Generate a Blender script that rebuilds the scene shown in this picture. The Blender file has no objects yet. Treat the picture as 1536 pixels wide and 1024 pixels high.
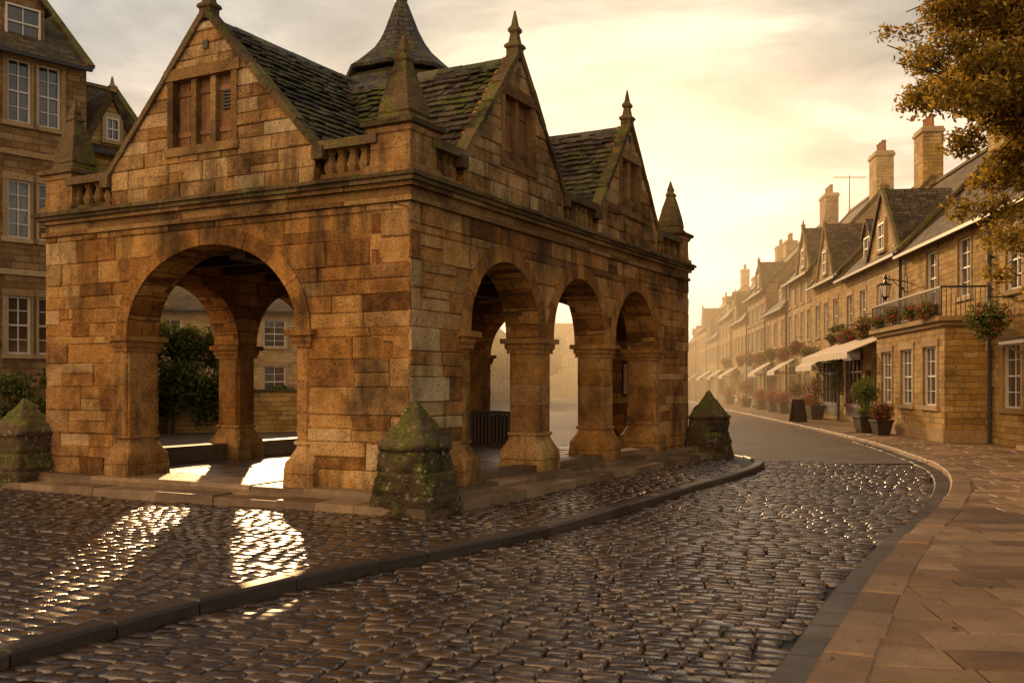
import bpy, math, random
import numpy as np
from mathutils import Vector, Matrix, noise
random.seed(7); rng=np.random.default_rng(7)
sc=bpy.context.scene
R=random.random
def U(a,b): return a+(b-a)*random.random()

# ------------------------------------------------------------ mesh builder
class MB:
    def __init__(s): s.v=[];s.f=[];s.m=[];s.c=[]
    def face(s,pts,m=0,c=None):
        n=len(s.v); s.v.extend([tuple(p) for p in pts]); s.f.append(tuple(range(n,n+len(pts)))); s.m.append(m)
        s.c.append(c if c else (R(),.5,R()))
    def hexa(s,p,m=0,c=None):
        c=c if c else (R(),.5,R())
        n=len(s.v); s.v.extend([tuple(q) for q in p])
        for q in ((0,3,2,1),(4,5,6,7),(0,1,5,4),(1,2,6,5),(2,3,7,6),(3,0,4,7)):
            s.f.append(tuple(n+i for i in q)); s.m.append(m); s.c.append(c)
    def box(s,x0,x1,y0,y1,z0,z1,m=0,c=None):
        s.hexa([(x0,y0,z0),(x1,y0,z0),(x1,y1,z0),(x0,y1,z0),(x0,y0,z1),(x1,y0,z1),(x1,y1,z1),(x0,y1,z1)],m,c)
    def lathe(s,cx,cy,prof,sides=4,rot=math.pi/4,m=0,c=None,jit=0):
        c=c if c else (R(),.5,R())
        k=1/math.cos(math.pi/sides) if sides<=8 else 1
        n=len(s.v)
        for r,z in prof:
            for i in range(sides):
                a=rot+2*math.pi*i/sides
                s.v.append((cx+r*k*math.cos(a)+U(-jit,jit),cy+r*k*math.sin(a)+U(-jit,jit),z))
        for j in range(len(prof)-1):
            for i in range(sides):
                a=n+j*sides+i;b=n+j*sides+(i+1)%sides
                s.f.append((a,b,b+sides,a+sides)); s.m.append(m); s.c.append(c)
        s.f.append(tuple(n+i for i in range(sides))[::-1]); s.m.append(m); s.c.append(c)
        e=n+(len(prof)-1)*sides
        s.f.append(tuple(e+i for i in range(sides))); s.m.append(m); s.c.append(c)
    def bar(s,p0,p1,w,h,up=(0,0,1),m=0,c=None):
        p0=Vector(p0);p1=Vector(p1);d=(p1-p0).normalized();up=Vector(up)
        if abs(d.dot(up))>.98: up=Vector((1,0,0))
        sx=d.cross(up).normalized(); u=sx.cross(d)
        q=[p0-sx*w/2-u*h/2,p0+sx*w/2-u*h/2,p0+sx*w/2+u*h/2,p0-sx*w/2+u*h/2,
           p1-sx*w/2-u*h/2,p1+sx*w/2-u*h/2,p1+sx*w/2+u*h/2,p1-sx*w/2+u*h/2]
        s.hexa(q,m,c)
    def limb(s,pts,rad,sides=8,m=0,c=(.5,.5,.5)):
        n=len(s.v);pts=[Vector(p) for p in pts]
        for i,p in enumerate(pts):
            d=(pts[min(i+1,len(pts)-1)]-pts[max(i-1,0)]).normalized()
            a=d.cross(Vector((.3,.9,.2))).normalized();b=d.cross(a)
            for k in range(sides):
                t=2*math.pi*k/sides; s.v.append(tuple(p+(a*math.cos(t)+b*math.sin(t))*rad[i]))
        for j in range(len(pts)-1):
            for i in range(sides):
                a=n+j*sides+i;b=n+j*sides+(i+1)%sides
                s.f.append((a,b,b+sides,a+sides)); s.m.append(m); s.c.append(c)
    def build(s,name,mats,parent=None,M=None,smooth=False):
        return mkobj(name,np.array(s.v,float),s.f,np.array(s.m),np.array(s.c,float),mats,parent,M,smooth)

def mkobj(name,V,F,mi,C,mats,parent=None,M=None,smooth=False):
    me=bpy.data.meshes.new(name)
    lens=np.array([len(f) for f in F]); nl=int(lens.sum())
    li=np.fromiter((i for f in F for i in f),dtype=np.int32,count=nl)
    ls=np.concatenate([[0],np.cumsum(lens)[:-1]]).astype(np.int32)
    me.vertices.add(len(V)); me.vertices.foreach_set('co',V.astype(np.float32).ravel())
    me.loops.add(nl); me.loops.foreach_set('vertex_index',li)
    me.polygons.add(len(F)); me.polygons.foreach_set('loop_start',ls)
    me.update(calc_edges=True)
    me.polygons.foreach_set('material_index',mi.astype(np.int32))
    me.polygons.foreach_set('use_smooth',np.full(len(F),smooth))
    nrm=np.zeros(len(F)*3,np.float32); me.polygons.foreach_get('normal',nrm); nrm=nrm.reshape(-1,3)
    t=np.stack([-nrm[:,1],nrm[:,0],np.zeros(len(F))],1); l=np.linalg.norm(t,axis=1)
    flat=l<.25; t[flat]=(1,0,0); l[flat]=1; t/=l[:,None]
    b=np.cross(nrm,t)
    sg=np.where(b[:,2]<-1e-4,-1,1); b*=sg[:,None]
    fi=np.repeat(np.arange(len(F)),lens); P=V[li]
    uv=np.stack([(P*t[fi]).sum(1),(P*b[fi]).sum(1)],1)
    uvl=me.uv_layers.new(name='UVMap'); uvl.data.foreach_set('uv',uv.astype(np.float32).ravel())
    ca=me.color_attributes.new('Col','FLOAT_COLOR','CORNER')
    cc=np.concatenate([C[fi],np.ones((nl,1))],1); ca.data.foreach_set('color',cc.astype(np.float32).ravel())
    for m in mats: me.materials.append(m)
    me.validate()
    o=bpy.data.objects.new(name,me); sc.collection.objects.link(o)
    if M is not None and parent is None: o.matrix_world=M
    if parent is not None: o.parent=parent
    return o
def empty(name,M=None):
    e=bpy.data.objects.new(name,None); sc.collection.objects.link(e)
    if M is not None: e.matrix_world=M
    return e
def frame(x,y,z,ang): return Matrix.Translation((x,y,z))@Matrix.Rotation(ang,4,'Z')

# ------------------------------------------------------------ materials
class NT:
    def __init__(s,name):
        s.mat=bpy.data.materials.new(name); s.mat.use_nodes=True; s.t=s.mat.node_tree
        s.b=s.t.nodes['Principled BSDF']; s.out=s.t.nodes['Material Output']
        s.tc=s.n('ShaderNodeTexCoord')
    def n(s,ty,**k):
        x=s.t.nodes.new(ty)
        for a,v in k.items(): setattr(x,a,v)
        return x
    def l(s,a,b): s.t.links.new(a,b)
    def put(s,sock,v):
        if isinstance(v,bpy.types.NodeSocket): s.l(v,sock)
        else: sock.default_value=v
    def math(s,op,a,b=0.0,clamp=False):
        x=s.n('ShaderNodeMath',operation=op,use_clamp=clamp); s.put(x.inputs[0],a); s.put(x.inputs[1],b); return x.outputs[0]
    def noise(s,scale,detail=4,rough=.6,vec=None,dist=0):
        x=s.n('ShaderNodeTexNoise'); x.inputs['Scale'].default_value=scale; x.inputs['Detail'].default_value=detail
        x.inputs['Roughness'].default_value=rough; x.inputs['Distortion'].default_value=dist
        s.l(vec if vec else s.tc.outputs['Object'],x.inputs['Vector']); return x.outputs['Fac']
    def ramp(s,fac,stops):
        x=s.n('ShaderNodeValToRGB'); e=x.color_ramp.elements
        while len(e)<len(stops): e.new(.5)
        for i,(p,c) in enumerate(stops):
            e[i].position=p; e[i].color=(c,c,c,1) if isinstance(c,(int,float)) else (*c,1)
        s.l(fac,x.inputs[0]); return x.outputs[0]
    def mix(s,f,a,b,bt='MIX'):
        x=s.n('ShaderNodeMix',data_type='RGBA',blend_type=bt)
        s.put(x.inputs[0],f)
        for k,v in ((6,a),(7,b)):
            if isinstance(v,(tuple,list)): x.inputs[k].default_value=(*v,1) if len(v)==3 else v
            else: s.l(v,x.inputs[k])
        return x.outputs[2]
    def col(s):
        a=s.n('ShaderNodeAttribute',attribute_name='Col'); sp=s.n('ShaderNodeSeparateColor'); s.l(a.outputs['Color'],sp.inputs[0]); return sp.outputs
    def bump(s,h,dist=.01,st=1.0):
        x=s.n('ShaderNodeBump'); x.inputs['Distance'].default_value=dist; x.inputs['Strength'].default_value=st
        s.l(h,x.inputs['Height']); s.l(x.outputs[0],s.b.inputs['Normal'])
    def base(s,c): s.put(s.b.inputs['Base Color'],c if not isinstance(c,tuple) else (*c,1))
    def rough(s,v): s.put(s.b.inputs['Roughness'],v)

ORANGE=[(0,(.095,.040,.012)),(.3,(.31,.138,.034)),(.55,(.48,.232,.056)),(.8,(.58,.32,.095)),(1,(.65,.45,.2))]
PALE=[(0,(.27,.155,.062)),(.3,(.47,.305,.13)),(.6,(.61,.435,.21)),(1,(.72,.59,.37))]
def stone(name,ramp=ORANGE,ramp2=None,brick=None,bump=.008,moss=.0,rough=.85,stain=1.0,mort=(.2,.13,.06),weather=False,lichen=False,mscale=3.0):
    s=NT(name); cr=s.col()
    if brick:
        dn=s.n('ShaderNodeTexNoise'); dn.inputs['Scale'].default_value=3.0; dn.inputs['Detail'].default_value=1; s.l(s.tc.outputs['UV'],dn.inputs['Vector'])
        sub=s.n('ShaderNodeVectorMath',operation='SUBTRACT'); s.l(dn.outputs['Color'],sub.inputs[0]); sub.inputs[1].default_value=(.5,.5,.5)
        scl=s.n('ShaderNodeVectorMath',operation='SCALE'); s.l(sub.outputs[0],scl.inputs[0]); scl.inputs['Scale'].default_value=.06
        ad=s.n('ShaderNodeVectorMath',operation='ADD'); s.l(s.tc.outputs['UV'],ad.inputs[0]); s.l(scl.outputs[0],ad.inputs[1])
        bt=s.n('ShaderNodeTexBrick'); s.l(ad.outputs[0],bt.inputs['Vector'])
        bt.inputs['Color1'].default_value=(0,0,0,1); bt.inputs['Color2'].default_value=(1,1,1,1); bt.inputs['Mortar'].default_value=(.4,.4,.4,1)
        bt.inputs['Scale'].default_value=1; bt.inputs['Brick Width'].default_value=brick[0]; bt.inputs['Row Height'].default_value=brick[1]
        bt.inputs['Mortar Size'].default_value=brick[2]; bt.inputs['Mortar Smooth'].default_value=.4; bt.inputs['Bias'].default_value=0
        bt.offset=.45; bt.squash=1.3; bt.squash_frequency=3
        val=bt.outputs['Color']; mf=bt.outputs['Fac']
    else: val=cr[0]; mf=None
    n1=s.noise(7,5,.72); n2=s.noise(.9,3,.65); n3=s.noise(42,2,.7)
    v=s.math('ADD',s.math('MULTIPLY',val,.72),s.math('MULTIPLY',s.math('SUBTRACT',n1,.35),.95),True)
    c=s.ramp(v,ramp)
    if ramp2:
        c2=s.ramp(v,ramp2)
        zf=s.math('ADD',cr[1],s.math('MULTIPLY',s.math('SUBTRACT',n2,.5),1.3),True)
        c=s.mix(zf,c,c2)
    if mf: c=s.mix(mf,c,mort)
    st=s.ramp(n2,[(.3,max(.12,1-.6*stain)),(.5,.95),(.75,1.15)])
    c=s.mix(1.0,c,st,'MULTIPLY')
    sp=s.ramp(n3,[(.34,.35),(.5,1.0)]); c=s.mix(.85,c,sp,'MULTIPLY')
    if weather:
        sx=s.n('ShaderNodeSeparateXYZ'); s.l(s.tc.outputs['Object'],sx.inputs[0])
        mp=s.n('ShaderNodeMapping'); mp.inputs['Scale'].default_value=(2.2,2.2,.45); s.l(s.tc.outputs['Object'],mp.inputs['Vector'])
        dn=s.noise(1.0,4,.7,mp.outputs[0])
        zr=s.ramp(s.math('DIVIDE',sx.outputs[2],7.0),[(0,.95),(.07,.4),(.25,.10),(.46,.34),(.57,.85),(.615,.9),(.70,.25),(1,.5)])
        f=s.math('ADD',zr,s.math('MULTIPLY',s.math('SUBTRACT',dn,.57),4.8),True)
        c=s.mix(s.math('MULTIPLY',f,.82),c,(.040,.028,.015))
    if lichen:
        vo=s.n('ShaderNodeTexVoronoi'); vo.inputs['Scale'].default_value=11; s.l(s.tc.outputs['Object'],vo.inputs['Vector'])
        lf=s.math('MULTIPLY',s.ramp(s.math('ADD',vo.outputs['Distance'],s.math('MULTIPLY',n3,.35)),[(.38,1.),(.46,0.)]),s.ramp(s.noise(2.5,2,.6),[(.45,0.),(.6,1.)]))
    if moss>0:
        g=s.n('ShaderNodeNewGeometry'); sx=s.n('ShaderNodeSeparateXYZ'); s.l(g.outputs['Normal'],sx.inputs[0])
        mn=s.noise(mscale,5,.75)
        f=s.math('ADD',s.math('MULTIPLY',sx.outputs[2],.6*moss),s.math('MULTIPLY',s.math('SUBTRACT',mn,.53-.05*max(0,moss-.8)),5.5*min(moss,1)),True)
        f=s.math('MULTIPLY',f,.92)
        mc=s.ramp(n3,[(.3,(.04,.058,.006)),(.5,(.12,.155,.015)),(.68,(.28,.30,.04))])
        c=s.mix(f,c,mc)
    if lichen: c=s.mix(s.math('MULTIPLY',lf,.7),c,(.40,.37,.28))
    s.base(c); s.rough(rough)
    s.b.inputs['Specular IOR Level'].default_value=.25
    h=s.math('ADD',s.math('MULTIPLY',n1,1.6),s.math('MULTIPLY',n3,.55))
    if mf: h=s.math('SUBTRACT',h,s.math('MULTIPLY',mf,1.6))
    s.bump(h,bump*2.6,1.0)
    return s.mat
def simple(name,c,rough=.6,metal=0,var=.3,bump=.0,scale=12,spec=.5):
    s=NT(name); n=s.noise(scale,3,.6); cr=s.col()
    f=s.math('ADD',s.math('MULTIPLY',n,.6),s.math('MULTIPLY',cr[0],.4))
    s.base(s.ramp(f,[(.25,tuple(x*(1-var) for x in c)),(.75,tuple(min(1,x*(1+var)) for x in c))]))
    s.rough(rough); s.b.inputs['Metallic'].default_value=metal; s.b.inputs['Specular IOR Level'].default_value=spec
    if bump: s.bump(n,bump)
    return s.mat
M_hall=stone('hall_stone',ORANGE,PALE,None,.014,.2,weather=True,stain=1.15)
M_hallb=stone('hall_stone_backing',ORANGE,None,(.5,.24,.012),.010,0,mort=(.18,.1,.04))
M_mort=simple('mortar',(.17,.11,.06),.95,bump=.004,scale=40)
M_trim=stone('carved_stone',[(0,(.11,.055,.022)),(.5,(.28,.155,.055)),(1,(.45,.29,.125))],None,None,.010,.65,stain=1.25)
M_copl=stone('coping_stone',[(0,(.055,.038,.02)),(.5,(.15,.10,.05)),(1,(.27,.185,.095))],None,None,.012,1.1,stain=1.2)
M_guard=stone('guard_stone',[(0,(.04,.028,.015)),(.5,(.125,.088,.047)),(1,(.29,.22,.13))],None,None,.02,1.0,stain=1.3,lichen=True)
M_slate=stone('stone_slate',[(0,(.03,.024,.018)),(.5,(.08,.062,.045)),(1,(.20,.155,.105))],None,None,.010,.84,rough=.42,mscale=1.4)
M_lead=stone('lantern_slate',[(0,(.05,.043,.038)),(1,(.13,.11,.09))],None,(.2,.11,.01),.006,.5,rough=.5,mort=(.02,.018,.015))
M_house=[stone('cotswold_stone',[(0,(.36,.195,.045)),(.4,(.53,.325,.085)),(.75,(.62,.415,.14)),(1,(.68,.49,.24))],None,(.42,.17,.012),.012,0,stain=.8,mort=(.34,.24,.12)),
 stone('cotswold_stone_pale',[(0,(.42,.265,.09)),(.5,(.57,.395,.155)),(1,(.68,.52,.28))],None,(.36,.15,.012),.010,0,stain=.7,mort=(.4,.3,.17)),
 stone('cotswold_stone_brown',[(0,(.18,.10,.035)),(.5,(.32,.19,.075)),(1,(.46,.31,.15))],None,(.4,.19,.012),.012,0,stain=.9,mort=(.2,.14,.08))]
M_dress=stone('dressed_stone',[(0,(.34,.21,.09)),(.5,(.46,.315,.15)),(1,(.56,.43,.25))],None,None,.004,0,stain=.5)
M_hroof=stone('house_slates',[(0,(.055,.038,.025)),(.5,(.12,.085,.055)),(1,(.24,.18,.12))],None,(.3,.17,.014),.014,.35,rough=.65,mort=(.02,.017,.013))
M_white=simple('white_paint',(.68,.64,.56),.45,var=.1)
M_cream=simple('awning_canvas',(.62,.54,.42),.8,var=.12)
M_wood=simple('oak_boards',(.21,.10,.04),.7,var=.5,bump=.004,scale=8)
M_dwood=simple('dark_timber',(.045,.026,.015),.7,var=.4,bump=.004)
M_iron=simple('black_iron',(.018,.018,.02),.45,var=.3)
M_paint=[simple('shop_paint_green',(.06,.07,.06),.4),simple('shop_paint_cream',(.45,.38,.27),.4,var=.15),simple('shop_paint_brown',(.12,.06,.03),.4)]
M_pot=simple('terracotta',(.3,.13,.06),.8)
def glass():
    s=NT('window_glass'); s.base(s.ramp(s.noise(.8,2,.5),[(.3,(.015,.014,.013)),(.7,(.10,.075,.045))])); s.rough(.07)
    s.b.inputs['Specular IOR Level'].default_value=1.0; s.bump(s.noise(2.5,2,.5),.01,.5); return s.mat
M_glass=glass()
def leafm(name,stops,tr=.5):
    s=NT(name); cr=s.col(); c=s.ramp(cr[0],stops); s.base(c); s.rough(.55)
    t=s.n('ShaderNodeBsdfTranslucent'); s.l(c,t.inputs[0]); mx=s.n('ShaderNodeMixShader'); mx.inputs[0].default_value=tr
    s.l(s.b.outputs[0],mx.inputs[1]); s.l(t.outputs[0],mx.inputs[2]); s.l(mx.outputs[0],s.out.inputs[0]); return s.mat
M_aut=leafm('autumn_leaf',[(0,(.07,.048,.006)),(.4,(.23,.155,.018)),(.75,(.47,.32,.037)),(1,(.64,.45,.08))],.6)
M_green=leafm('green_leaf',[(0,(.02,.032,.007)),(.5,(.09,.115,.018)),(1,(.22,.24,.04))],.5)
M_red=leafm('flower_petal',[(0,(.35,.02,.02)),(.6,(.55,.05,.05)),(1,(.6,.2,.25))],.3)
M_bark=simple('bark',(.06,.045,.03),.9,var=.4,bump=.02,scale=6)

def settmat():
    s=NT('cobble_setts'); cr=s.col(); n=s.noise(14,3,.7); w=s.noise(.5,3,.6); f=s.noise(70,1,.6)
    v=s.math('ADD',s.math('MULTIPLY',cr[0],.65),s.math('MULTIPLY',n,.45),True)
    c=s.ramp(v,[(.1,(.015,.008,.004)),(.5,(.038,.023,.013)),(.8,(.08,.052,.029)),(1,(.145,.098,.058))])
    s.base(c)
    r=s.ramp(s.math('ADD',s.math('MULTIPLY',w,.8),s.math('ADD',s.math('MULTIPLY',cr[2],.16),s.math('MULTIPLY',f,.12))),[(.40,.10),(.55,.18),(.70,.34)])
    s.rough(r); s.b.inputs['Specular IOR Level'].default_value=1.0; s.b.inputs['IOR'].default_value=1.55
    s.bump(s.math('ADD',n,s.math('MULTIPLY',f,.3)),.008); return s.mat
M_sett=settmat()
M_mud=simple('joint_earth',(.012,.009,.006),.6,bump=.01,scale=20)
def flagm(name,stops,ro=.35,brick=None,spec=.5):
    s=NT(name); cr=s.col(); n=s.noise(5,5,.72); w=s.noise(.7,3,.6); f=s.noise(60,2,.6)
    val=cr[0]
    if brick:
        bt=s.n('ShaderNodeTexBrick'); s.l(s.tc.outputs['Object'],bt.inputs['Vector']); bt.inputs['Scale'].default_value=1
        bt.inputs['Color1'].default_value=(0,0,0,1); bt.inputs['Color2'].default_value=(1,1,1,1)
        bt.inputs['Brick Width'].default_value=brick[0]; bt.inputs['Row Height'].default_value=brick[1]; bt.inputs['Mortar Size'].default_value=.012
        val=bt.outputs['Color']
    v=s.math('ADD',s.math('MULTIPLY',val,.5),s.math('MULTIPLY',n,.6),True)
    c=s.ramp(v,stops); c=s.mix(.7,c,s.ramp(f,[(.3,.5),(.55,1.05)]),'MULTIPLY'); c=s.mix(.9,c,s.ramp(w,[(.3,.5),(.6,1.1)]),'MULTIPLY')
    h=s.math('ADD',n,s.math('MULTIPLY',f,.35))
    if brick: c=s.mix(bt.outputs['Fac'],c,(.04,.03,.02)); h=s.math('SUBTRACT',h,s.math('MULTIPLY',bt.outputs['Fac'],1.2))
    s.base(c); s.rough(s.math('ADD',s.math('MULTIPLY',w,.6),ro-.2,True)); s.b.inputs['Specular IOR Level'].default_value=spec
    s.bump(h,.010); return s.mat
M_flag=flagm('paving_flags',[(.15,(.12,.068,.033)),(.5,(.24,.148,.075)),(.9,(.39,.265,.155))],.46,None,.35)
M_floor=flagm('wet_floor_flags',[(.15,(.05,.032,.02)),(.5,(.11,.072,.042)),(.9,(.2,.14,.085))],.34)
M_kerb=flagm('kerb_stone',[(.15,(.03,.021,.014)),(.5,(.055,.039,.026)),(.9,(.095,.07,.048))],.36)
M_step=flagm('step_stone',[(.15,(.06,.038,.019)),(.5,(.16,.105,.055)),(.9,(.38,.265,.155))],.42)
M_farpave=flagm('far_paving',[(.15,(.20,.115,.05)),(.5,(.30,.19,.09)),(.9,(.38,.27,.14))],.55,(.7,.45),.3)
M_farroad=flagm('far_road',[(.15,(.07,.048,.027)),(.5,(.12,.085,.05)),(.9,(.18,.135,.085))],.46,(.28,.2),.5)
M_ground=simple('ground_earth',(.08,.065,.045),.9,bump=.01,scale=3)

# ------------------------------------------------------------ MARKET HALL
ANG=math.atan2(.883,.47)
HM=frame(-1.306,12.8,0,ANG)
hall=empty('market_hall',HM)
LX,LY,TH=11.3,7.0,.6
SPR=2.36
ZT=3.97
opR=[(1.5,3.7,1.1),(4.2,6.4,1.1),(6.9,9.1,1.1)]
opL=[(1.85,5.15,1.27)]
def mapR(a,z,d): return (a,-d,z)
def mapL(a,z,d): return (-d,a,z)
def mapB(a,z,d): return (a,LY+d,z)
def mapF(a,z,d): return (LX+d,a,z)
def archpt(o,i,n,ex=0):
    c=(o[0]+o[1])/2; r=(o[1]-o[0])/2
    t=math.pi*(1-i/n)
    return c+(r+ex)*math.cos(t), SPR+(o[2]+ex)*math.sin(t)
mbw=MB()
def wall(mp,L,ops,lo=0.,hi=None,top=4.3):
    hi=L if hi is None else hi
    N=28
    def slab(a0,a1,z0,z1):
        P=[mp(a0,z0,-.012),mp(a1,z0,-.012),mp(a1,z0,-TH),mp(a0,z0,-TH),mp(a0,z1,-.012),mp(a1,z1,-.012),mp(a1,z1,-TH),mp(a0,z1,-TH)]
        mbw.hexa(P)
    edges=[lo]+[e for o in ops for e in o[:2]]+[hi]
    for i in range(0,len(edges),2):
        z0=0. if (i==0 or i==len(edges)-2) else SPR
        slab(edges[i],edges[i+1],z0,top)
    for o in ops:
        for i in range(N):
            a0,z0=archpt(o,i,N);a1,z1=archpt(o,i+1,N)
            for d in (-.012,-TH): mbw.face([mp(a0,z0,d),mp(a1,z1,d),mp(a1,top,d),mp(a0,top,d)])
            mbw.face([mp(a0,z0,.018),mp(a1,z1,.018),mp(a1,z1,-TH),mp(a0,z0,-TH)])
wall(mapR,LX,opR); wall(mapB,LX,opR); wall(mapL,LY,opL,TH+.002,LY-TH-.002); wall(mapF,LY,opL,TH+.002,LY-TH-.002)
mbw.build('walls_core',[M_hallb],hall)

mbs=MB()   # block skin
def block(mp,a00,a10,a01,a11,z0,z1,zone,g=.0035,pr=.026):
    d=U(.0,pr); j=lambda:U(-.010,.010)
    bz=.014
    o=[(a00+g,z0+g),(a10-g,z0+g),(a11-g,z1-g),(a01+g,z1-g)]
    if (a10-a00)<.03 and (a11-a01)<.03: return
    c=(R()**.9,zone+U(-.3,.3)+(.45 if R()<.12 else 0),R())
    cx=sum(p[0] for p in o)/4; cz=(z0+z1)/2
    inn=[]
    for (a,z) in o:
        inn.append((a+(bz if a<cx else -bz)+j(), z+(bz if z<cz else -bz)+j()))
    if inn[1][0]<inn[0][0] or inn[2][0]<inn[3][0]: inn=o
    n=len(mbs.v)
    mbs.v+= [mp(a,z,-.02) for a,z in o]+[mp(a,z,d-.012) for a,z in o]+[mp(a,z,d+U(-.007,.007)) for a,z in inn]
    for k in (0,4):
        for i in range(4):
            q=(i+1)%4; mbs.f.append((n+k+i,n+k+q,n+k+4+q,n+k+4+i)); mbs.m.append(0); mbs.c.append(c)
    mbs.f.append((n+8,n+9,n+10,n+11)); mbs.m.append(0); mbs.c.append(c)
def courses(mp,z0,z1,crit,ivf,zonef,wr=(.30,1.0),hr=(.15,.38)):
    z=z0
    while z<z1-.01:
        h=U(*hr); nz=min(z+h,z1)
        for cz in crit+[z1]:
            if z<cz-.01 and nz>cz-.10: nz=cz; break
        lo=ivf(z+1e-4); hi=ivf(nz-1e-4)
        if len(lo)==len(hi):
            for (a0,b0),(a1,b1) in zip(lo,hi):
                L=max(a0,a1);Rr=min(b0,b1)
                if b0-a0<.02 and b1-a1<.02: continue
                xs=[]; x=L+U(.2,wr[1])
                while x<Rr-.18: xs.append(x); x+=U(*wr)
                A=[(a0,a1)]+[(q,q) for q in xs]+[(b0,b1)]
                for i in range(len(A)-1):
                    xm=(A[i][0]+A[i+1][0])/2; zn=zonef(xm,(z+nz)/2)
                    rect=0<i<len(A)-2
                    if rect and nz-z>.25 and R()<.38:
                        zm=z+(nz-z)*U(.4,.6)
                        block(mp,A[i][0],A[i+1][0],A[i][1],A[i+1][1],z,zm,zn); block(mp,A[i][0],A[i+1][0],A[i][1],A[i+1][1],zm,nz,zn)
                    else: block(mp,A[i][0],A[i+1][0],A[i][1],A[i+1][1],z,nz,zn)
        z=nz
def iv_arch(L,ops,ex):
    def f(z):
        cuts=[]
        for o in ops:
            c=(o[0]+o[1])/2;r=(o[1]-o[0])/2
            if z<SPR: continue
            q=(z-SPR)/(o[2]+ex)
            if q<1: w=(r+ex)*math.sqrt(1-q*q); cuts.append((c-w,c+w))
        if z<SPR: return [(-.008,ops[0][0]),(ops[-1][1],L+.008)]
        r=[];a=-.008
        for c0,c1 in cuts: r.append((a,max(c0,a))); a=c1
        r.append((a,L+.008)); return r
    return f
def zoneM(L):
    def f(a,z):
        e=min(a,L-a); v=-.2
        if e<.75: v=.25
        if z<1.8: v+=.22
        return v
    return f
EX=.24
for mp,L,ops in ((mapR,LX,opR),(mapL,LY,opL),(mapB,LX,opR),(mapF,LY,opL)):
    courses(mp,0.0,ZT,[SPR,SPR+ops[0][2]+EX],iv_arch(L,ops,EX),zoneM(L))
    for o in ops:
        n=13 if o[2]<1.2 else 19
        for i in range(n):
            d=.024+U(-.004,.006); c=(U(.15,.75),U(-.3,.15),R())
            K=3; gp=.012
            for k in range(K):
                t0=i+gp+(1-2*gp)*k/K; t1=i+gp+(1-2*gp)*(k+1)/K
                p=[archpt(o,t0,n,.0),archpt(o,t1,n,.0),archpt(o,t1,n,EX),archpt(o,t0,n,EX)]
                mbs.hexa([mp(a,z,-.02) for a,z in p]+[mp(a,z,d) for a,z in p],0,c)

mbt=MB()
def ring(z0,z1,d,m=0,seg=.9,jz=.004):
    def run(mp,L):
        n=int(L/seg); 
        for i in range(n):
            a0=i*L/n;a1=(i+1)*L/n; dd=d+U(-.008,.008)
            if i==0:a0-=dd
            if i==n-1:a1+=dd
            mbt.hexa([mp(a0+.002,z0,-.05),mp(a1-.002,z0,-.05),mp(a1-.002,z0,dd),mp(a0+.002,z0,dd+U(-.006,.006)),
                      mp(a0+.002,z1+U(-jz,jz),-.05),mp(a1-.002,z1,-.05),mp(a1-.002,z1+U(-jz,jz),dd),mp(a0+.002,z1,dd)],m)
    run(mapR,LX);run(mapL,LY);run(mapB,LX);run(mapF,LY)
ring(3.97,4.035,.055); ring(4.035,4.16,.008); ring(4.16,4.22,.07,0); ring(4.22,4.28,.12,1,.8,.004); ring(4.28,4.335,.16,1,.7,.016)
mbt.build('cornice',[M_trim,M_copl],hall)

mbc=MB()
def capital(x0,x1,y0,y1):
    c=(U(.3,.7),.1,.5)
    for z0,z1,p in ((SPR-.24,SPR-.20,.02),(SPR-.15,SPR-.08,.045),(SPR-.08,SPR+.0,.10)):
        mbc.box(x0-p,x1+p,y0-p,y1+p,z0,z1,0,c)
    mbc.hexa([(x0-.01,y0-.01,SPR-.2),(x1+.01,y0-.01,SPR-.2),(x1+.01,y1+.01,SPR-.2),(x0-.01,y1+.01,SPR-.2),
              (x0-.045,y0-.045,SPR-.15),(x1+.045,y0-.045,SPR-.15),(x1+.045,y1+.045,SPR-.15),(x0-.045,y1+.045,SPR-.15)],0,c)
def basep(x0,x1,y0,y1):
    p=.12
    def oc(z,q,ch): 
        return [(x0-q+ch,y0-q,z),(x1+q-ch,y0-q,z),(x1+q,y0-q+ch,z),(x1+q,y1+q-ch,z),(x1+q-ch,y1+q,z),(x0-q+ch,y1+q,z),(x0-q,y1+q-ch,z),(x0-q,y0-q+ch,z)]
    prof=[(.2,p,.02),(.40,p,.03),(.405,p-.015,.03),(.415,p,.03),(.56,p-.01,.05),(.60,p-.03,.08),(.72,.02,.06),(.78,.0,.06),(.80,.03,.05),(.84,.025,.05)]
    n=len(mbc.v); c=(U(.3,.9),U(.0,.3),R())
    for z,q,ch in prof: mbc.v+=[(a+U(-.006,.006),b+U(-.006,.006),z) for a,b,z in oc(z,q,ch)]
    for r in range(len(prof)-1):
        for i in range(8):
            k=(i+1)%8; mbc.f.append((n+r*8+i,n+r*8+k,n+r*8+8+k,n+r*8+8+i)); mbc.m.append(0); mbc.c.append(c)
    e=n+(len(prof)-1)*8; mbc.f.append(tuple(range(e,e+8))); mbc.m.append(0); mbc.c.append(c)
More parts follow.
